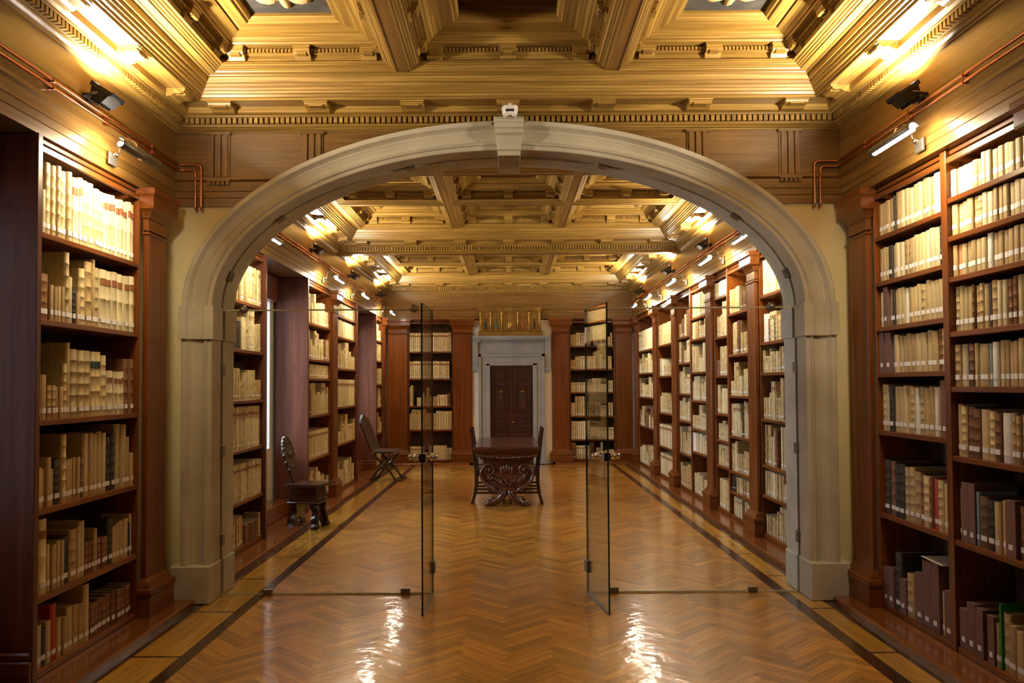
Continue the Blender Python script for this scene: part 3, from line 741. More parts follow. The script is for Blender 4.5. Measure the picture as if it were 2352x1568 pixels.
# ================================================================ bookcases
def frame_of(side):
    if side == 'L': return lambda u, w, z: (CX-XS-w, u, z)
    if side == 'R': return lambda u, w, z: (CX+XS+w, u, z)
    return lambda u, w, z: (u, Y_F+.04+w, z)
def bookcase(side, label, cols, z_top=2.93, depth=.36, end0=False, end1=False, backs=None):
    P = frame_of(side)
    u0, u1 = cols[0][0], cols[-1][1]
    o = empty('bookcase', P((u0+u1)/2, 0, .04), label, 'bookcase', 'built-in bookcases along the walls'); off = Vector(o.location)
    def bx(mat, a, b, w0, w1, z0, z1, name, axis=None, c=.003):
        p, q = Vector(P(a, w0, z0))-off, Vector(P(b, w1, z1))-off
        mb = MB(mat); ax = None
        mb.cbox(min(p.x, q.x), max(p.x, q.x), min(p.y, q.y), max(p.y, q.y), p.z, q.z, c); return mb.build(name, o)
    for i, (a, b, zs_) in enumerate(cols):
        bx('inside' if not backs else backs, a-.01, b+.01, depth-.012, depth, .045, ZA-.005, 'back_panel', c=.001)
        if backs:
            for q in range(2): bx('inside', a+(b-a)*(.3+.4*q), a+(b-a)*(.3+.4*q)+.06, depth-.04, depth-.014, .045, ZA-.02, 'back_batten', c=.001)
        for z in zs_:
            if z < .15: bx('case', a+.001, b-.001, .004, depth-.013, .041, z, 'base_board')
            else: bx('case', a+.001, b-.001, .0, depth-.013, z-.032, z, 'shelf')
        bx('case', a+.001, b-.001, .0, .02, z_top-.035, z_top, 'top_rail'); bx('case', a+.001, b-.001, .02, depth-.013, ZA-.03, ZA-.004, 'top_board')
        if i < len(cols)-1: bx('case', b+.0005, cols[i+1][0]-.0005, -.004, depth-.013, .041, ZA-.004, 'divider')
    for e, uu, sg in ((end0, u0, -1), (end1, u1, 1)):
        if e:
            a, b = sorted((uu, uu+sg*.045)); bx('panel', a, b, -.022, .39, .041, ZA-.004, 'end_panel')
            a2, b2 = sorted((uu+sg*.0455, uu+sg*.075)); bx('case', a2, b2, -.02, .39, .041, .17, 'end_plinth', c=.008)
            a2, b2 = sorted((uu+sg*.0455, uu+sg*.068)); bx('case', a2, b2, -.02, .39, .17, .215, 'end_plinth_moulding', c=.012)
        else:
            a, b = sorted((uu, uu+sg*.022)); bx('case', a, b, 0, depth-.013, .041, ZA-.004, 'side_panel')
    return o
ZL = [2.458, 1.98, 1.43, .945, .473, .075]
ZR1 = [2.629, 2.31, 1.993, 1.675, 1.274, .70, .075]
ZR2 = [2.687, 2.46, 2.22, 1.90, 1.58, 1.177, .69, .075]
CASES = {
 'NL': ('L', 'near left bookcase of seven shelves lit at its top', [(4.40, 5.60, ZL)], dict(end0=True)),
 'NR': ('R', 'near right bookcase of two columns full of old books', [(3.97, 4.80, ZR2), (4.865, 5.76, ZR1)], dict(backs=None)),
 'R1': ('R', 'bookcase just beyond the arch on right wall', [(6.95, 8.43, [2.51, 2.03, 1.72, 1.25, .785, .477, .09])], {}),
 'R2': ('R', 'two-column bookcase between first and second far right pilasters', [(8.77, 9.66, [2.43, 1.95, 1.476, 1.01, .60, .36, .09]), (9.70, 10.30, [2.685, 2.19, 1.714, 1.25, .92, .61, .09])], {}),
 'R3': ('R', 'two-column bookcase between second and third far right pilasters', [(10.64, 11.66, [2.54, 2.24, 1.78, 1.386, .99, .67, .09]), (11.70, 12.55, [2.316, 1.93, 1.47, 1.07, .58, .09])], {}),
 'R4': ('R', 'bookcase between third and fourth far right pilasters', [(12.89, 14.22, [2.28, 1.755, 1.136, .57, .09])], {}),
 'R5': ('R', 'last bookcase on right wall before the corner', [(14.56, 16.42, [2.27, 1.83, 1.37, .81, .09])], {}),
 'L0': ('L', 'bookcase just beyond the arch on left wall', [(6.95, 8.47, [2.427, 1.964, 1.48, 1.01, .52, .09])], dict(end1=True)),
 'L1': ('L', 'bookcase right after the first far left window recess', [(10.30, 11.65, [2.43, 1.965, 1.715, 1.235, .675, .13])], dict(end0=True)),
 'L2': ('L', 'bookcase before the last left window recess', [(12.0, 13.60, [2.68, 2.36, 1.885, 1.3, .74, .09])], dict(end1=True)),
 'L3': ('L', 'small corner bookcase after the last left window recess', [(15.57, 16.42, [2.5, 2.1, 1.65, 1.2, .7, .09])], dict(end0=True)),
 'F1': ('F', 'far wall bookcase left of the door', [(-2.06, -1.18, [2.317, 1.76, 1.196, .71, .09])], {}),
 'F2': ('F', 'far wall bookcase right of the door', [(1.27, 2.17, [2.42, 1.94, 1.465, .97, .49, .09])], {}),
}
for k, (sd, lab, cols, kw) in CASES.items():
    bookcase(sd, lab, cols, **kw)
# recess soffits and low sills
for (a, b) in REC:
    mb = MB('panel'); mb.box(-3.0, -2.88, a+.09, b-.05, 2.66, ZA-.003, axis=(0, 1, 0)); tag(mb.build('trim_%d' % (20+REC.index((a, b)))), kind='structure')
    mb = MB('step'); mb.cbox(-2.96, -2.72, a+.02, b-.1, .04, .22, .008, axis=(0, 1, 0)); tag(mb.build('baseboard_recess'), kind='structure')

# ================================================================ books
STY = {  # material, bands, label text, title label
 'vb': ('vellum', 5, 'vellum book with raised bands', None), 'vt': ('cream', 3, 'cream vellum book with brown label', 'lab_brown'),
 'vp': ('cream', 0, 'smooth cream vellum book', None), 'va': ('vellum', 0, 'smooth worn vellum book', None), 'tb': ('tan', 4, 'tan leather book with raised bands', None),
 'tp': ('tan', 0, 'mottled tan book', None), 'br': ('brown', 4, 'brown leather book with raised bands', None), 'dk': ('dark', 5, 'black leather book with raised bands', None),
 'bx': ('box', -1, 'plain plum-brown archive box', None), 'rd': ('red', 0, 'bright red book', None), 'bl': ('blue', 0, 'pale blue book', None), 'gr': ('green', -1, 'bright green folder', None),
 'wh': ('white', 0, 'white paper-covered book', None), 'or': ('orange', 0, 'orange-red book', None), 'nv': ('navy', 0, 'dark navy book', None),
 'vg': ('vellum', 4, 'vellum book with green label', 'lab_green'),
}
def book_mesh(sty, detail=True):
    mat, nb, _, _ = STY[sty]
    mb = MB('bk_'+mat, 'paper'); w, h, d = 1.0, 1.0, 1.0
    hw = .5
    if nb < 0: mb.cbox(-hw, hw, 0, 1, 0, 1, .004); return mb.mesh('book')
    seg = 6; cols = [(-hw*math.cos(PI*i/seg), .055*(1-math.sin(PI*i/seg))) for i in range(seg+1)]
    levels = [(0, -.0), (.015, .004)]
    for b in range(nb):
        zc = .16 + .68*b/(max(nb-1, 1)); levels += [(zc-.016, 0), (zc-.008, .011), (zc+.008, .011), (zc+.016, 0)]
    levels += [(.985, .004), (1, 0)]
    vs = []
    for z, o in levels:
        for i, (x, y) in enumerate(cols):
            k = math.sin(PI*i/seg); vs.append((x, y - o*k*.9 + .0, z))
    n = seg+1
    fs = [(r*n+i, r*n+i+1, (r+1)*n+i+1, (r+1)*n+i) for r in range(len(levels)-1) for i in range(seg)]
    mb.add(vs, fs, (0, 0, 1), 0, True)
    for sx in (-1, 1): mb.box(sx*hw, sx*(hw-.09), .055, 1, 0, 1)
    mb.add([(x, y, z) for z in (0.004, .996) for (x, y) in cols[1:-1]], [list(range(seg-1))[::1], list(range(seg-1, 2*(seg-1)))[::1]], (1, 0, 0), 0)
    mb.box(-(hw-.09), hw-.09, .05, .97, .015, .975, mi=1)
    return mb.mesh('book')
BM = {k: book_mesh(k) for k in STY}
def label_mesh(mat, z0, z1, f=.62, nm='label'):
    mb = MB(mat); seg = 4; a0 = math.asin(1) - f
    cols = []
    for i in range(seg+1):
        t = PI/2 - f*1.25 + 2.5*f*i/seg; cols.append((-.5*math.cos(t), .055*(1-math.sin(t)) - .012))
    vs = [(x, y, z) for z in (z0, z1) for (x, y) in cols] + [(x, y+.02, z) for z in (z0, z1) for (x, y) in cols]
    n = seg+1
    fs = [(i, i+1, n+i+1, n+i) for i in range(seg)]
    mb.add(vs, fs, (0, 0, 1), 0, False); return mb.mesh(nm)
LAB_W = label_mesh('lab_white', 0, 1, .72, 'shelf_mark_label')
LAB_B = {m: label_mesh(m, .74, .85, .95, 'title_label') for m in ('lab_brown', 'lab_green')}
LAB_BX = MB('lab_white').box(-.22, .22, -.008, .0, 0, 1).mesh('shelf_mark_label')
ORD = ['', 'first', 'second', 'third', 'fourth', 'fifth', 'sixth', 'seventh', 'eighth', 'ninth', 'tenth', 'eleventh', 'twelfth', 'thirteenth', 'fourteenth', 'fifteenth', 'sixteenth', 'seventeenth',
       'eighteenth', 'nineteenth', 'twentieth'] + ['twenty-' + x for x in ('first', 'second', 'third', 'fourth', 'fifth', 'sixth', 'seventh', 'eighth', 'ninth')] + ['thirtieth'] + ['thirty-' + x for x in ('first', 'second', 'third', 'fourth', 'fifth', 'sixth')]
SHW = ['top shelf', 'second shelf down', 'third shelf down', 'fourth shelf down', 'fifth shelf down', 'sixth shelf down', 'seventh shelf down', 'eighth shelf down']
RZ = {'L': PI/2, 'R': -PI/2, 'F': 0}
nbooks = 0
def put_book(side, u, w, h, d, z, sty, setback, label, grp, sticker=True, tilt=0, sz=.035, szh=.028):
    global nbooks; nbooks += 1
    P = frame_of(side)
    o = link('book', BM[sty], None, P(u, setback, z)); o.scale = (w*.97, d, h)
    o.rotation_euler = (0, tilt, RZ[side])
    tag(o, label, 'box' if sty == 'bx' else 'book', grp)
    if sty == 'bx': o.name = 'archive_box'
    if sty == 'gr': o.name = 'folder'; o['category'] = 'folder'
    if STY[sty][3]: link('title_label', LAB_B[STY[sty][3]], o)
    if sticker:
        s_ = link('shelf_mark_label', LAB_BX if STY[sty][1] < 0 else LAB_W, o); s_.location = (0, 0, sz/h); s_.scale = (1, 1, szh/h)
def near_shelf(side, u0, u1, z, runs, si, where, grp, seed, labz=.035):
    """runs listed left to right in the picture: (style, width, height, count)"""
    rr = random.Random(seed); items = []
    for (s, w, h, n) in runs:
        for _ in range(n):
            if s == 'gap': items.append((s, w, 0)); continue
            j = rr.uniform(.90, 1.10); items.append((s, w*j, h*rr.uniform(.965, 1.03) if h < 9 else h))
    tot = sum(i[1] for i in items); k = (u1-u0-.01)/tot
    u = u0+.005 if side == 'L' else u1-.005; sg = 1 if side == 'L' else -1; cnt = 0
    for (s, w, h) in items:
        w *= k
        if s != 'gap':
            cnt += 1
            lab = '%s, %s from left, %s, %s' % (STY[s][2], ORD[cnt], SHW[si], where)
            sb = rr.uniform(.018, .034) if s != 'bx' else .015
            dp = min(.29, max(.15, h*.72))
            put_book(side, u + sg*w/2, w, h, dp, z+.0005, s, sb, lab, grp, sz=labz)
        u += sg*w
# runs for the near left bookcase
NL = [
 [('vp', .032, .245, 3), ('vb', .050, .405, 5), ('vt', .040, .40, 3), ('vb', .055, .395, 4), ('vt', .045, .39, 8)],
 [('vb', .035, .40, 1), ('br', .065, .25, 1), ('tp', .028, .20, 4), ('vb', .04, .42, 1), ('va', .035, .27, 1), ('dk', .028, .22, 1), ('tp', .028, .19, 1), ('vb', .045, .35, 1), ('tb', .055, .40, 1), ('tp', .025, .41, 1), ('vb', .04, .37, 1), ('vt', .055, .375, 6)],
 [('vg', .05, .34, 1), ('vp', .035, .26, 1), ('tp', .04, .25, 1), ('tb', .035, .19, 2), ('tp', .03, .18, 2), ('vb', .035, .32, 1), ('va', .03, .43, 1), ('vb', .062, .40, 3), ('vg', .055, .395, 2), ('vb', .05, .39, 1), ('vt', .04, .28, 5), ('br', .045, .37, 2)],
 [('va', .035, .33, 1), ('tp', .035, .22, 2), ('va', .035, .28, 1), ('va', .03, .20, 1), ('dk', .045, .26, 1), ('vb', .045, .40, 1), ('tp', .032, .25, 4), ('br', .03, .24, 1), ('va', .04, .375, 5), ('dk', .05, .35, 2), ('va', .05, .41, 2), ('tp', .045, .33, 1), ('va', .035, .22, 1)],
 [('vt', .05, .42, 2), ('va', .03, .26, 4), ('dk', .04, .27, 1), ('tb', .05, .30, 1), ('va', .025, .31, 1), ('vp', .045, .33, 1), ('br', .024, .20, 3), ('tp', .03, .26, 1), ('br', .03, .19, 3), ('dk', .04, .30, 1), ('tp', .03, .24, 2), ('va', .035, .25, 2), ('nv', .02, .22, 1), ('vp', .02, .28, 1)],
 [('va', .035, .23, 2), ('nv', .03, .20, 1), ('vp', .03, .24, 1), ('rd', .035, .31, 1), ('va', .03, .22, 2), ('vp', .035, .26, 1), ('tp', .035, .25, 2), ('va', .035, .34, 1), ('br', .032, .21, 10)],
]
for i, (z, runs) in enumerate(zip(ZL, NL)):
    near_shelf('L', 4.40, 5.60, z, runs, i, 'left bookcase', 'old books in the near left bookcase', 100+i)
mixA = lambda w, h, n: None
NR1 = [
 [('tp', .045, .235, 4), ('dk', .02, .25, 1), ('tb', .05, .26, 1), ('va', .045, .25, 5), ('vb', .055, .27, 1), ('tp', .04, .25, 1), ('tb', .035, .25, 1), ('vp', .045, .26, 2)],
 [('tp', .03, .235, 3), ('tp', .035, .23, 1), ('dk', .055, .23, 1), ('vp', .045, .235, 3), ('tb', .045, .24, 2), ('va', .04, .24, 4), ('vp', .05, .245, 3), ('dk', .03, .245, 1), ('vp', .04, .25, 1)],
 [('vp', .035, .245, 2), ('bx', .055, .265, 1), ('tp', .04, .245, 1), ('dk', .045, .24, 1), ('va', .04, .24, 3), ('wh', .035, .24, 1), ('tp', .04, .235, 2), ('va', .045, .235, 2), ('tb', .055, .24, 1), ('va', .045, .245, 5)],
 [('bx', .055, .275, 1), ('wh', .012, .20, 1), ('bx', .055, .275, 1), ('bl', .025, .25, 1), ('va', .035, .25, 2), ('tp', .04, .245, 3), ('va', .045, .25, 2), ('va', .05, .255, 1), ('tp', .055, .25, 1), ('br', .045, .25, 1), ('tb', .045, .255, 1)],
 [('vb', .055, .33, 1), ('vp', .02, .32, 1), ('dk', .05, .32, 1), ('va', .045, .315, 2), ('va', .04, .31, 1), ('tp', .035, .305, 1), ('vb', .04, .31, 1), ('wh', .03, .305, 1), ('vb', .045, .31, 1), ('tp', .045, .30, 2), ('wh', .04, .31, 1), ('tp', .035, .30, 1), ('bx', .065, .335, 1)],
 [('dk', .06, .37, 1), ('br', .05, .37, 1), ('dk', .045, .365, 2), ('vb', .045, .345, 2), ('tb', .045, .34, 1), ('br', .035, .33, 1), ('vb', .05, .33, 1), ('br', .025, .31, 1), ('rd', .05, .315, 1), ('vb', .04, .31, 1), ('va', .045, .30, 1), ('vp', .02, .30, 1)],
 [('bx', .045, .26, 2), ('dk', .05, .38, 1), ('bx', .055, .23, 1), ('tb', .05, .28, 1), ('tp', .03, .26, 1), ('bx', .06, .315, 1), ('bx', .06, .418, 2), ('tp', .035, .27, 1), ('bx', .05, .29, 1)],
]
NR2 = [
 [('vp', .04, .165, 4), ('tb', .04, .165, 1), ('tp', .03, .16, 1), ('vp', .035, .18, 2), ('va', .04, .17, 3), ('va', .04, .165, 5)],
 [('va', .05, .18, 1), ('vb', .035, .18, 1), ('va', .05, .18, 2), ('tb', .04, .18, 2), ('vp', .04, .18, 2), ('tp', .035, .18, 3), ('va', .045, .18, 5)],
 [('tp', .035, .185, 1), ('or', .04, .185, 1), ('va', .045, .185, 2), ('tp', .045, .185, 1), ('va', .04, .185, 2), ('wh', .045, .20, 1), ('tp', .04, .185, 9)],
 [('vb', .045, .255, 1), ('va', .04, .255, 2), ('va', .045, .25, 1), ('br', .025, .25, 1), ('tb', .035, .25, 2), ('va', .04, .25, 1), ('nv', .025, .25, 1), ('tb', .045, .25, 1), ('vp', .035, .25, 2), ('br', .035, .25, 2), ('va', .04, .25, 5)],
 [('tb', .05, .245, 1), ('vp', .045, .245, 1), ('nv', .03, .245, 1), ('br', .04, .24, 1), ('va', .03, .24, 2), ('tp', .055, .24, 1), ('bl', .022, .24, 1), ('wh', .045, .24, 1), ('va', .035, .24, 1), ('tp', .035, .24, 3), ('va', .045, .24, 4)],
 [('va', .04, .30, 1), ('vb', .04, .295, 1), ('br', .05, .285, 2), ('va', .055, .275, 1), ('vb', .04, .265, 1), ('br', .04, .26, 1), ('wh', .055, .265, 1), ('tb', .032, .26, 7)],
 [('tp', .035, .30, 1), ('bx', .05, .335, 2), ('bl', .02, .30, 1), ('br', .05, .295, 1), ('dk', .04, .285, 1), ('va', .035, .28, 1), ('tp', .04, .285, 1), ('bx', .06, .295, 1), ('br', .045, .28, 4)],
 [('bx', .06, .23, 1), ('bx', .06, .28, 2), ('gap', .03, 0, 1), ('bx', .05, .26, 1), ('tp', .03, .24, 1), ('gr', .012, .34, 1), ('tb', .045, .30, 1), ('tp', .05, .26, 2), ('bx', .06, .28, 3)],
]
for i, (z, runs) in enumerate(zip(ZR1, NR1)):
    near_shelf('R', 4.865, 5.76, z, runs, i, 'column right of arch', 'old books in the left column of near right bookcase', 200+i, .04)
for i, (z, runs) in enumerate(zip(ZR2, NR2)):
    near_shelf('R', 3.97, 4.80, z, runs, i, 'rightmost column', 'old books in the rightmost column', 300+i, .04)
# loose sheets
pp = MB('whiteplastic'); pp.add([(2.60, 5.22, .507), (2.60, 4.97, .499), (2.87, 4.93, .502), (2.87, 5.21, .506), (2.60, 5.22, .510), (2.60, 4.97, .502), (2.87, 4.93, .505), (2.87, 5.21, .509)], [(0, 1, 2, 3), (7, 6, 5, 4), (0, 4, 5, 1), (1, 5, 6, 2), (2, 6, 7, 3), (3, 7, 4, 0)])
# far books: one object, thousands of pieces counted as stuff
far_styles = ['vb', 'vp', 'va', 'vt', 'tp', 'tb', 'br', 'dk', 'wh']
fm_names = ['bk_vellum', 'bk_cream', 'bk_tan', 'bk_brown', 'bk_dark', 'bk_white', 'paper', 'lab_white', 'lab_brown', 'lab_green', 'bk_box', 'bk_red']
FM = MB(*fm_names); mi_of = {n: i for i, n in enumerate(fm_names)}
def far_book(P, u, w, h, d, z, sty, sb, zl, lean=0.0):
    mat = mi_of['bk_'+STY[sty][0]] if 'bk_'+STY[sty][0] in mi_of else 0
    hw = w/2; cols = [(-hw, .018), (-hw*.7, .004), (0, 0), (hw*.7, .004), (hw, .018), (hw, d), (-hw, d)]
    def q(a, b, zz): return P(u + a + lean*zz, sb + b, z + zz)
    n = 7; vs = [q(a, b, 0) for a, b in cols] + [q(a, b, h) for a, b in cols]
    fs = [(i, (i+1) % n, n+(i+1) % n, n+i) for i in range(n)]
    flip = (P(0, 0, 0)[0] > 0.5 and P(0, 1, 0)[0] > P(0, 0, 0)[0])
    FM.add(vs, fs + [list(range(n, 2*n))], (0, 0, 1), mat)
    FM.mi[-1] = mi_of['paper'] if STY[sty][1] >= 0 else mat
    def patch(z0, z1, m, f=.62):
        c = [(-hw*f, .002), (0, -.003), (hw*f, .002)]
        vs = [q(a, b, z0) for a, b in c] + [q(a, b, z1) for a, b in c]; FM.add(vs, [(0, 1, 4, 3), (1, 2, 5, 4)], (0, 0, 1), m)
    if zl: patch(.03, .05, mi_of['lab_white'])
    if STY[sty][3] or (sty == 'vb' and R.random() < .2): patch(h*.76, h*.86, mi_of[STY[sty][3] or 'lab_brown'], .95)
    if STY[sty][1] > 0:
        for b in range(4):
            zz = h*(.17+.2*b); c = [(-hw*.9, .000), (0, -.006), (hw*.9, .000)]
            vs = [q(a, bb, zz) for a, bb in c] + [q(a, bb, zz+.007) for a, bb in c]; FM.add(vs, [(0, 1, 4, 3), (1, 2, 5, 4)], (0, 0, 1), mat)
nfar = 0
def fill_far(side, u0, u1, z, av, seed, dense=1.0, uni=False):
    global nfar
    rr = random.Random(seed); P = frame_of(side); u = u0+.004
    while u < u1-.025:
        n = rr.choice([1, 1, 2, 3, 4, 6, 9]) if not uni else 40
        sty = rr.choices(['vb', 'vp', 'va', 'vt', 'tp', 'tb', 'br', 'dk', 'wh'], [16, 22, 24, 12, 10, 6, 5, 2, 3])[0]
        if uni: sty = rr.choice(['vt', 'vt', 'vp', 'va'])
        w = rr.uniform(.026, .055) if not uni else rr.uniform(.038, .055); h = min(av-.03, rr.choice([.18, .22, .25, .28, .32, .36, .40])*rr.uniform(.9, 1.08))
        if uni: h = min(av-.035, rr.uniform(.34, .42))
        zl = rr.random() < .7; d = max(.15, h*.68)
        for _ in range(n):
            ww = w*rr.uniform(.9, 1.1)
            if u+ww > u1-.003: u = u1; break
            far_book(P, u+ww/2, ww*.98, h*(rr.uniform(.985, 1.01) if n > 2 else 1), min(d, .3), z+.0005, sty, rr.uniform(.012, .03), zl); nfar += 1
            u += ww
        if rr.random() < .05*(1.2-dense)*10: u += rr.uniform(.02, .12)
seed = 500
UNI = {('R4', 0, 0): 1, ('R4', 0, 3): 1, ('R4', 0, 4): 1, ('L0', 0, 3): 1, ('L0', 0, 4): 1, ('L1', 0, 4): 1, ('L2', 0, 3): 1, ('F1', 0, 0): 1, ('F1', 0, 1): 1, ('L1', 0, 2): 1, ('R1', 0, 0): 1, ('R5', 0, 0): 1, ('L2', 0, 1): 1, ('R3', 0, 0): 1}
for k, (sd, lab, cols, kw) in CASES.items():
    if k in ('NL', 'NR'): continue
    for ci, (a, b, zz) in enumerate(cols):
        for i, z in enumerate(zz):
            top = 2.90 if i == 0 else zz[i-1]-.032; seed += 1
            fill_far(sd, a, b, z, top-z, seed, uni=(k, ci, i) in UNI)
tag(FM.build('far_room_books'), 'rows of old vellum books filling the far room shelves', 'books', kind='stuff')

# ================================================================ pipes, lamps, floodlights
def pipe(label, pts, r=.0085):
    mb = MB('copper'); P_ = [Vector(p) for p in pts]; out = [P_[0]]
    for i in range(1, len(P_)-1):
        a, b, c = P_[i-1], P_[i], P_[i+1]; k = min(.035, (b-a).length/3, (c-b).length/3)
        for t in (0, .35, .65, 1):
            p0 = b + (a-b).normalized()*k; p1 = b + (c-b).normalized()*k
            out.append((p0*(1-t)**2 + b*2*t*(1-t) + p1*t*t))
    out.append(P_[-1]); mb.tube(out, r, 8)
    o = mb.build('copper_pipe'); tag(o, label, 'pipe', 'copper pipes on the friezes')
    y0, y1 = min(p[1] for p in pts), max(p[1] for p in pts)
    q = y0 + .35
    while q < y1-.2:
        x, z = pts[0][0], pts[0][2]
        MB('copper').cbox(x-.012-(.012 if x < 0 else 0), x+.012+(.012 if x > 0 else 0), q-.008, q+.008, z-.013, z+.013, .002).build('pipe_clip', o); q += .62
    return o
for sx, nm in ((-1, 'left'), (1, 'right')):
    xe = CX-.02 + sx*(XE-.035)
    pipe('upper copper pipe running along near %s frieze and down beside arch' % nm, [(xe, 1.0, 3.295), (xe, Y_E-.03, 3.295), (sx*2.33, Y_E-.03, 3.295), (sx*2.33, Y_E-.03, 2.95), (sx*2.33, Y_E+.05, 2.945)])
    pipe('lower copper pipe beside it along near %s frieze, ending on plaster' % nm, [(xe, 1.0, 3.255), (xe, Y_E-.02, 3.255), (sx*2.375, Y_E-.022, 3.255), (sx*2.375, Y_E-.022, 2.95), (sx*2.375, Y_E+.05, 2.945)])
    pipe('upper copper pipe along far %s frieze' % nm, [(xe, Y_B+.1, 3.295), (xe, Y_F-.1, 3.295)])
    pipe('lower copper pipe along far %s frieze' % nm, [(xe, Y_B+.1, 3.255), (xe, Y_F-.1, 3.255)])
def lamp_proto():
    # local: +x = away from wall into room; y along wall; origin on architrave at bracket
    o = empty('bookcase_lamp')
    MB('steel').cbox(0, .016, -.05, .05, -.055, .025, .003).build('wall_plate', o)
    a = MB('chrome'); a.tube([(.01, 0, 0), (.05, 0, .03), (.06, .0, .085), (.09, -.04, .10), (.16, -.10, .085), (.235, -.17, .03), (.258, -.19, -.02)], .006, 8)
    a.sphere((.03, 0, .015), .02, 10, 6); a.build('arm', o)
    s_ = MB('steel'); n = 12; vs = []; A0, A1 = math.radians(-35), math.radians(165)
    for y in (-.45, .07):
        for r in (.032, .028):
            for i in range(n+1):
                t = A0+(A1-A0)*i/n; vs.append((.265+r*math.cos(t), y, -.04+r*math.sin(t)))
    m = n+1; fs = []
    for i in range(n): fs += [(i, i+1, 2*m+i+1, 2*m+i), (m+i, 3*m+i, 3*m+i+1, m+i+1), (i, m+i, m+i+1, i+1), (2*m+i, 2*m+i+1, 3*m+i+1, 3*m+i)]
    s_.add(vs, fs, (0, 1, 0), 0, True); s_.build('shade', o)
    t_ = MB('tube'); t_.tube([(.262, -.43, -.046), (.262, .05, -.046)], .016, 10); t_.build('light_tube', o)
    return o
LPR = lamp_proto(); first = True
LAMPS = [(-1, 5.16, 'near left bookcase'), (1, 4.97, 'near right bookcase'), (-1, 8.0, 'left bookcase just beyond the arch'), (1, 8.15, 'right bookcase just beyond arch'),
         (1, 9.6, 'right bookcase after the first far pilaster'), (1, 11.6, 'right bookcase after the second far pilaster'), (1, 13.5, 'right bookcase after the third far pilaster'), (1, 15.0, 'last right bookcase'),
         (-1, 11.1, 'left bookcase after the first far window'), (-1, 13.1, 'left bookcase before the last window'), (-1, 16.1, 'left corner bookcase')]
for sx, y, nm in LAMPS:
    o = LPR if first else copy_tree(LPR); first = False
    o.location = (CX-.02+sx*(XE-.014), y, 3.07)
    if sx > 0: o.scale = (-1, 1, 1)
    tag(o, 'chrome picture lamp on curved arm above ' + nm, 'lamp', 'bookcase lamps along the walls')
    area_light('lamp_light', (CX-.02+sx*(XE-.28), y-.19, 3.004), (sx*.62, 0, -.78), .04, .44, P_TUBE, WARM, 165).rotation_quaternion = Vector((sx*.62, 0, -.78)).to_track_quat('-Z', 'Y')
sh = [c for c in LPR.children if c.name.startswith('shade')][0]
sh.matrix_basis = Matrix.Translation((.265, 0, -.04)) @ Matrix.Rotation(math.radians(62), 4, 'Y') @ Matrix.Translation((-.265, 0, .04))
def flood_proto():
    o = empty('floodlight')
    h = MB('black'); Tm = Matrix.Translation((.12, 0, .09)) @ Matrix.Rotation(math.radians(32), 4, 'Y')
    h.prism([(-.05, -.045), (.05, -.045), (.075, .035), (-.075, .035)], -.085, .085, 'y', T=Tm)
    for q in (-1, 1): h.box(-.085, .085, q*.088-.003, q*.088+.003, .02, .05, T=Tm)
    h.box(-.088, -.080, -.09, .09, .03, .055, T=Tm); h.box(.080, .088, -.09, .09, .03, .055, T=Tm)
    for q in range(5): h.box(-.04, .04, -.07+q*.032, -.06+q*.032, -.065, -.045, T=Tm)
    h.build('housing', o)
    l = MB('lens'); l.box(-.07, .07, -.08, .08, .036, .040, T=Tm); l.build('lens', o)
    b = MB('black'); b.box(0, .02, -.03, .03, .05, .11); b.box(.01, .03, -.10, .10, .07, .086); 
    for q in (-1, 1): b.tube([(.02, q*.098, .078), (.12, q*.098, .09)], .008, 6)
    b.build('bracket', o)
    return o
FPR = flood_proto(); first = True
FLOODS = [(-1, 2.35, 'left frieze out of view, added to brighten arch wall'), (1, 2.35, 'right frieze out of view, added to brighten arch wall'), (-1, 4.88, 'near left frieze'), (1, 4.95, 'near right frieze'), (-1, 10.4, 'far left frieze above the first window recess'), (1, 10.2, 'far right frieze above the second pilaster'),  # first pair is unseen, added to brighten the arch wall and plaster
          (-1, 12.85, 'far left frieze beyond the middle cross beam'), (1, 12.5, 'far right frieze beyond the middle cross beam'), (-1, 15.5, 'far left frieze near the corner'), (1, 15.2, 'far right frieze near the corner')]
for sx, y, nm in FLOODS:
    o = FPR if first else copy_tree(FPR); first = False
    o.location = (CX-.02+sx*(XE-.006), y, 3.275)
    o.scale = (.86*(-1 if sx > 0 else 1), .86, .86)
    tag(o, 'black floodlight with glowing lens on ' + nm, 'floodlight', 'floodlights washing the ceiling')
    c = Vector((CX-.02+sx*(XE-.128), y, 3.275+.118)); dr = Vector((-sx*.53, .06, .85))
    area_light('flood_light', c, dr, .12, .14, P_FLOOD * (.4 if y < 3 else 1), FLOODC, 162)

# ================================================================ door, surround, altar panel on far wall
pl = MB('white'); pl.box(-.755, .885, Y_F+.03, Y_F+.10, 0, ZA-.02); tag(pl.build('wall_back_plaster'), kind='structure')
dc = .05
sr = empty('door_surround', (dc, Y_F, 0), 'grey stone door surround with dentil cornice on far wall', 'door frame')
def SB(name, mb): return mb.build(name, sr)
mb = MB('greystone')
for sx in (-1, 1):
    mb.cbox(sx*.44, sx*.68, -.03, .03, 0, 2.26, .004); mb.cbox(sx*.44, sx*.52, -.045, -.03, 0, 2.06, .003); mb.cbox(sx*.62, sx*.68, -.055, -.03, 0, 2.26, .004)
mb.cbox(-.44, .44, -.03, .03, 2.02, 2.26, .004); mb.cbox(-.52, .52, -.045, -.03, 2.02, 2.08, .003); mb.cbox(-.68, .68, -.055, -.03, 2.20, 2.26, .004)
SB('architrave', mb)
mb = MB('greystone'); mb.cbox(-.68, .68, -.02, .03, 2.26, 2.50, .003); SB('frieze_panel', mb)
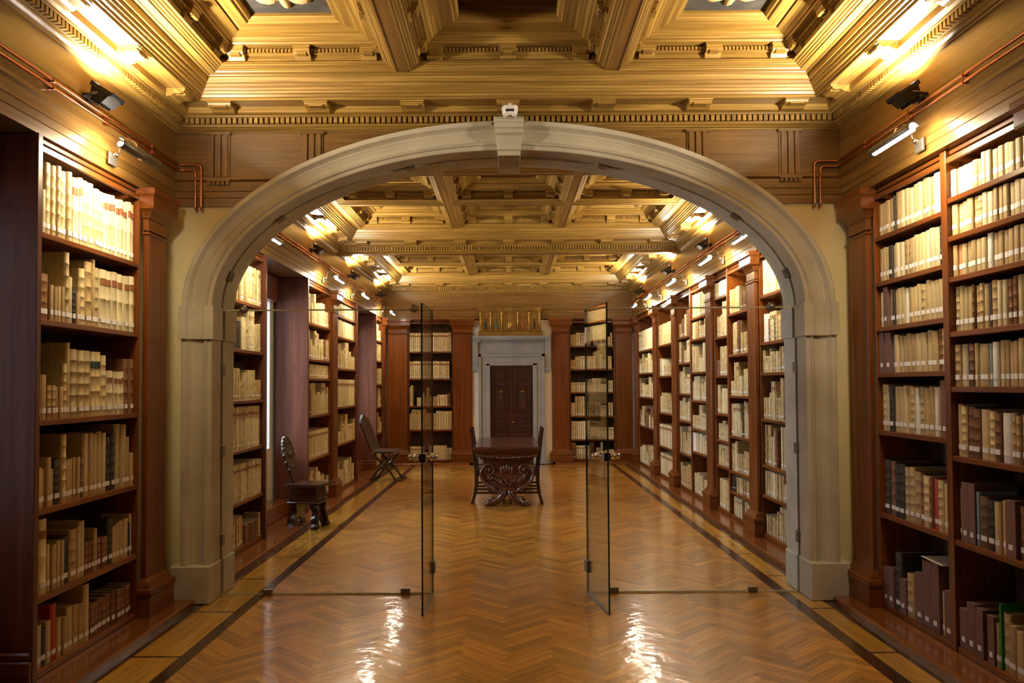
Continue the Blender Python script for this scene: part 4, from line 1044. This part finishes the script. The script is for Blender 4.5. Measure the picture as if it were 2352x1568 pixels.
mb = MB('greystone'); pr = [(-.02, 2.50), (-.07, 2.50), (-.07, 2.545), (-.10, 2.55), (-.11, 2.57), (-.13, 2.60), (-.13, 2.63), (.03, 2.63), (.03, 2.50)]
mb.prism(pr, -.80, .80, 'x'); SB('cornice', mb)
mb = MB('greystone')
for q in range(33): mb.box(-.66+q*.041, -.638+q*.041, -.095, -.068, 2.508, 2.54)
tag(SB('dentils', mb), kind='stuff')
for sx in (-1, 1):
    mb = MB('greystone'); x0, x1 = sorted((sx*.685, sx*.80))
    mb.prism([(.03, 1.90), (-.04, 1.90), (-.05, 1.93), (-.04, 1.97), (-.025, 2.0), (-.03, 2.2), (-.055, 2.40), (-.07, 2.50), (.03, 2.50)], x0, x1, 'x'); SB('console', mb)
door = empty('door_1', (dc, Y_F, 0), kind='structure')
for sx in (-1, 1):
    mb = MB('doorw'); mb.box(sx*.003, sx*.44, -.0, .03, .0, 2.02, axis=(0, 0, 1)); lf = mb.build('door_leaf', door)
    for (z0, z1) in ((.12, .58), (.66, .98), (1.06, 1.62), (1.70, 1.95)):
        p = MB('doorw'); x0, x1 = sorted((sx*.075, sx*.375))
        for (a, b, c, d_) in ((x0, x1, z0, z0+.025), (x0, x1, z1-.025, z1), (x0, x0+.025, z0, z1), (x1-.025, x1, z0, z1)): p.cbox(a, b, -.018, 0, c, d_, .005)
        p.cbox(x0+.06, x1-.06, -.012, 0, z0+.06, z1-.06, .005); p.build('door_panel', lf)
    b = MB('brass'); b.prism([(sx*.22-.05, 1.47), (sx*.22+.05, 1.47), (sx*.22+.03, 1.49), (sx*.22+.012, 1.50), (sx*.22, 1.515), (sx*.22-.012, 1.50), (sx*.22-.03, 1.49)], -.025, -.012, 'y'); b.build('lamp_reflection', lf)  # brass shape stands for the lamp mirrored in the peep glass
    b = MB('icon_dark'); b.sphere((sx*.22, -.014, 1.38), .035, 10, 6, sc=(.7, .3, 2.2)); b.build('peep_glass', lf)
    b = MB('black'); b.tube([(sx*.22-.035, -.01, .845), (sx*.22-.03, -.03, .82), (sx*.22+.03, -.03, .82), (sx*.22+.035, -.01, .845)], .006, 6); b.build('door_handle', lf)
MB('brass').lathe([(.012, -.02), (.018, 0), (.012, .02)], seg=10).build('keyhole_plate', door, (.03, -.01, .85))
mb = MB('doorw'); mb.box(-.012, .012, -.012, 0, 0, 2.0, axis=(0, 0, 1)); mb.build('centre_strip', door)

al = empty('gilded_panel', (dc-.02, Y_F-.04, 2.63), 'gilded arcaded altar panel with columns standing on door cornice', 'altarpiece')
mb = MB('gilt'); mb.cbox(-.66, .66, -.07, .03, 0, .09, .008); mb.cbox(-.64, .64, -.055, .03, .09, .11, .004); mb.build('predella', al)
mb = MB('gilt'); mb.box(-.63, .63, -.01, .03, .11, .56); mb.build('back_board', al)
mb = MB('gilt'); mb.cbox(-.65, .65, -.06, .03, .53, .58, .006); mb.cbox(-.64, .64, -.05, -.01, .495, .53, .004); mb.build('top_moulding', al)
cxs = [-.61, -.405, -.175, .155, .385, .60]
for x in cxs:
    c = MB('gilt'); c.lathe([(.024, .11), (.024, .13), (.015, .14), (.014, .42), (.022, .44), (.026, .46), (.026, .495)], (x, -.035), 10); c.build('column', al)
mids = [(-.51, 'icon_dark'), (-.29, 'icon_green'), (-.01, 'gilt'), (.27, 'icon_red'), (.495, 'icon_dark')]
for i, (x, mt) in enumerate(mids):
    hw = .07 if i != 2 else .11
    a = MB('gilt'); n = 10
    for q in range(n):
        t0, t1 = PI*q/n, PI*(q+1)/n
        a.prism([(x+(hw)*math.cos(t0), .36+hw*math.sin(t0)), (x+(hw+.018)*math.cos(t0), .36+(hw+.018)*math.sin(t0)), (x+(hw+.018)*math.cos(t1), .36+(hw+.018)*math.sin(t1)), (x+hw*math.cos(t1), .36+hw*math.sin(t1))], -.03, -.008, 'y')
    for sx in (-1, 1): a.box(x+sx*hw-.009+sx*.009, x+sx*hw+.009+sx*.009, -.03, -.008, .11, .36)
    a.build('arch_frame', al)
    f_ = MB(mt); f_.sphere((x, -.012, .22), .04, 10, 6, sc=(.8, .25, 2.2)); f_.sphere((x, -.014, .335), .02, 8, 5, sc=(1, .5, 1.1)); f_.build('painted_figure', al)

# ================================================================ table
tb = empty('carved_table', (-.035, 11.78, 0), 'long dark carved wooden table on lion paw trestles in far room', 'table')
mb = MB('tablew'); mb.cbox(-.44, .44, -1.02, 1.02, .755, .80, .01, axis=(0, 1, 0)); mb.cbox(-.425, .425, -1.0, 1.0, .73, .755, .006, axis=(0, 1, 0)); mb.build('tabletop', tb)
ap = MB('tablew')
for sy in (-1, 1):
    top = [(-.41, .73), (.41, .73)]; low = [(.41 - .82*i/12, .665 - .028*math.sin(PI*i/12)) for i in range(13)]
    ap.prism(top + low, sy*.93, sy*.955, 'y')
ap.box(-.41, -.385, -.93, .93, .66, .73); ap.box(.385, .41, -.93, .93, .66, .73); ap.build('apron', tb)
st = MB('chrome')
for i in range(28):
    t = i/27; st.sphere((-.40+.80*t, -.958, .684-.026*math.sin(PI*t)), .006, 6, 4)
tag(st.build('nail_heads', tb), kind='stuff')
def trestle(sy):
    y = sy*.82; o = MB('tablew')
    # urn shaped slab: outline by half widths
    half = [(1.1*a_, b_) for a_, b_ in [(.06, .215), (.10, .235), (.15, .255), (.22, .295), (.275, .345), (.305, .41), (.315, .47), (.305, .52), (.27, .56), (.20, .585), (.24, .60), (.30, .625), (.34, .66)]]
    pts = [(-a, b) for a, b in half] + [(a, b) for a, b in half[::-1]]
    o.prism(pts, y-.04, y+.04, 'y')
    o.cbox(-.36, .36, y-.06, y+.06, .63, .665, .008)
    slab = o.build('trestle', tb)
    f = y - .045 if sy < 0 else y + .045
    for sx in (-1, 1):
        s_ = MB('tablew'); P_ = []; rad = []
        for i in range(30):
            a = i/29*2*PI*1.9; r = .086*(1-i/33); P_.append((sx*(.235) + sx*r*math.cos(a), f, .485+r*math.sin(a))); rad.append(.022*(1-.4*i/30))
        s_.tube(P_, .016, 7, radii=rad); s_.sphere((sx*.235, f - (.012 if sy < 0 else -.012), .485), .024, 8, 6); s_.build('scroll', slab)
        e = MB('tablew'); P_ = [(sx*.30, f, .53), (sx*.345, f, .47), (sx*.345, f, .40), (sx*.312, f, .335), (sx*.25, f, .275), (sx*.175, f, .235), (sx*.12, f, .20)]
        e.tube(P_, .02, 7, radii=[.022, .024, .024, .026, .028, .03, .02])
        for i in range(14):
            t = i/13*(len(P_)-1); k = min(int(t), len(P_)-2); q = Vector(P_[k]).lerp(Vector(P_[k+1]), t-k); e.sphere((q.x, f + (-.028 if sy < 0 else .028), q.z), .012, 6, 4)
        e.build('beaded_edge', slab)
        l = MB('tablew'); l.tube([(sx*.02, y, .235), (sx*.045, y, .17), (sx*.09, y, .11), (sx*.15, y, .065), (sx*.21, y, .045), (sx*.25, y, .04)], .04, 10, radii=[.03, .052, .05, .046, .042, .038])
        l.sphere((sx*.235, y, .05), .05, 10, 7, sc=(1.2, 1.1, .85))
        for q in (-1, 0, 1): l.sphere((sx*.275, y+q*.035, .03), .03, 8, 6, sc=(1.2, .75, 1))
        l.sphere((sx*.20, y, .10), .032, 8, 6); l.build('paw_leg', slab)
    gr = MB('tablew'); rr = random.Random(5)
    for i in range(60):
        t = rr.uniform(-1, 1); gr.sphere((t*.25, f + (-.012 if sy < 0 else .012), .400-.085*(1-t*t)+rr.uniform(-.03, .03)), rr.uniform(.013, .024), 6, 5)
    gr.build('carved_garland', slab)
    cr = MB('tablew')
    for a in range(5): cr.sphere(((a-2)*.036, f-(.01 if sy < 0 else -.01), .485+.014*(2-abs(a-2))), .028, 8, 6, sc=(.8, .5, 1.8))
    cr.build('carved_crest', slab)
trestle(-1); trestle(1)
mb = MB('tablew'); mb.cbox(-.03, .03, -.78, .78, .24, .30, .006, axis=(0, 1, 0)); mb.build('stretcher', tb)

def side_chair(x, y, rz, label):
    o = empty('dining_chair', (x, y, 0), label, 'chair', rz=rz)
    # local: faces +x (towards the table), back at -x
    s_ = MB('leather'); s_.cbox(-.20, .22, -.22, .22, .44, .475, .012); s_.build('seat', o)
    f_ = MB('dark'); f_.cbox(-.20, .21, -.21, .21, .385, .44, .004); f_.build('seat_frame', o)
    for sy in (-1, 1):
        l = MB('dark'); pts = [(-.26, 0), (-.225, 0), (-.185, .12), (-.165, .28), (-.165, .47), (-.19, .75), (-.235, 1.03), (-.27, 1.03), (-.235, .75), (-.205, .47), (-.205, .28), (-.225, .12)]
        l.prism(pts, sy*.20-.018, sy*.20+.018, 'y'); l.build('leg', o)
        l = MB('dark'); l.cbox(.175, .205, sy*.20-.017, sy*.20+.017, 0, .39, .004); l.build('leg', o)
        for z in (.14, .23): MB('dark').cbox(-.19, .19, sy*.20-.010, sy*.20+.010, z, z+.028, .003).build('stretcher', o)
    MB('dark').cbox(-.01, .015, -.19, .19, .15, .175, .003).build('stretcher', o)
    b = MB('leather'); Tm = Matrix.Translation((-.235, 0, .86)) @ Matrix.Rotation(math.radians(-8), 4, 'Y'); b.cbox(-.014, .014, -.185, .185, -.14, .15, .008, T=Tm); b.build('backrest', o)
    return o
side_chair(-.035-.235, 11.35, 0, 'dark wooden chair tucked under the left side of the table')
side_chair(-.035+.235, 11.35, PI, 'dark wooden chair tucked under the right side of the table')

# sgabello
sg_ = empty('sgabello_chair', (-2.31, 9.42, 0), 'black carved sgabello chair with tall back beside the bright window recess', 'chair', rz=math.radians(-10))
mb = MB('dark'); mb.prism([(-.22, -.15), (-.16, -.20), (.17, -.20), (.22, -.15), (.22, .15), (.17, .20), (-.16, .20), (-.22, .15)], .475, .505, 'z'); mb.build('seat', sg_)
mb = MB('dark'); mb.prism([(-.15, .475), (.15, .475), (.17, .34), (.155, .30), (-.155, .30), (-.17, .34)], -.14, .14, 'y'); mb.build('drawer_box', sg_)
mb = MB('dark'); mb.cbox(-.19, .19, -.165, .165, .285, .305, .006); mb.build('lower_moulding', sg_)
for sx in (-1, 1):
    l = MB('dark')
    # carved end board: outline in y,z
    hp = [(.15, .285), (.13, .24), (.10, .20), (.115, .16), (.15, .12), (.165, .06), (.185, .035), (.19, 0), (.10, 0), (.09, .05), (.05, .10), (0, .13)]
    pts = [(-a, b) for a, b in hp] + [(a, b) for a, b in hp[::-1][1:]]
    Tm = Matrix.Translation((sx*.14, 0, 0)) @ Matrix.Rotation(-sx*math.radians(9), 4, 'Y')
    l.prism(pts, -.022, .022, 'x', T=Tm)
    for q in (-1, 1):
        l.sphere((sx*.165, q*.14, .035), .04, 8, 6, sc=(1.2, 1, .8)); l.sphere((sx*.15, q*.13, .25), .03, 8, 6)
        l.tube([(sx*.15, q*.12, .26), (sx*.155, q*.10, .19), (sx*.165, q*.13, .11), (sx*.17, q*.15, .04)], .022, 7)
    l.build('leg_board', sg_)
bk = MB('dark'); oc = [(.045, .0), (.06, .08), (.085, .16), (.115, .25), (.13, .33), (.12, .40), (.10, .45), (.085, .48), (.05, .52), (.02, .55)]
pts = [(a, b) for a, b in oc] + [(-a, b) for a, b in oc[::-1]]
Tm = Matrix.Translation((-.16, 0, .50)) @ Matrix.Rotation(math.radians(-14), 4, 'Y')
bk.prism(pts, -.016, .016, 'x', T=Tm)
for i in range(2, 9):
    for q in (-1, 1):
        p = Tm @ Vector((.01, q*oc[i][0], oc[i][1])); bk.sphere(p, .020, 7, 5)
for (yy, zz, r) in ((0, .32, .06), (0, .46, .03), (0, .18, .035)):
    p = Tm @ Vector((.014, yy, zz)); bk.sphere(p, r, 10, 6, sc=(.35, 1, 1))
bk.build('backrest', sg_)

# folding X chair
xc = empty('folding_armchair', (-2.10, 14.05, 0), 'dark studded leather chair on crossed legs near the far left corner', 'chair', rz=math.radians(-8))
mb = MB('leather'); mb.cbox(-.20, .22, -.24, .24, .475, .53, .022); mb.build('seat', xc)
sd = MB('chrome')
for i in range(13): sd.sphere((-.19+.40*i/12, -.242, .485), .006, 6, 4)
for i in range(15): sd.sphere((.222, -.22+.44*i/14, .485), .006, 6, 4)
tag(sd.build('nail_heads', xc), kind='stuff')
mb = MB('leather'); Tm = Matrix.Translation((-.20, 0, .50)) @ Matrix.Rotation(math.radians(-21), 4, 'Y')
oc = [(.22, 0), (.24, .3), (.24, .52), (.20, .58), (.10, .61), (.03, .66)]
mb.prism([(a, b) for a, b in oc] + [(-a, b) for a, b in oc[::-1]], -.022, .022, 'x', T=Tm); mb.build('backrest', xc)
sd = MB('chrome')
for i in range(24):
    for q in (-1, 1): sd.sphere(Tm @ Vector((.022, q*.225, .03+.52*i/23)), .006, 6, 4)
tag(sd.build('back_nail_heads', xc), kind='stuff')
for sy in (-1, 1):
    for sx in (-1, 1):
        l = MB('dark'); yy = sy*.20 + sx*.018
        l.tube([(-sx*.17, yy, .47), (-sx*.12, yy, .40), (0, yy, .27), (sx*.10, yy, .19), (sx*.16, yy, .10), (sx*.20, yy, .035), (sx*.29, yy, .03)], .024, 8, radii=[.024, .022, .028, .026, .024, .026, .03]); l.build('leg', xc)
MB('dark').tube([(0, -.22, .27), (0, .22, .27)], .018, 8).build('stretcher', xc)
MB('dark').cbox(.25, .30, -.22, .22, .0, .03, .006).build('floor_rail', xc); MB('dark').cbox(-.30, -.25, -.22, .22, .0, .03, .006).build('floor_rail', xc)

# paper sheet lying on archive boxes
o = tag(pp.build('paper_sheet'), 'white paper sheet lying on tall plum archive boxes, bottom shelf right of arch', 'paper')
print('near books', nbooks, 'far', nfar)
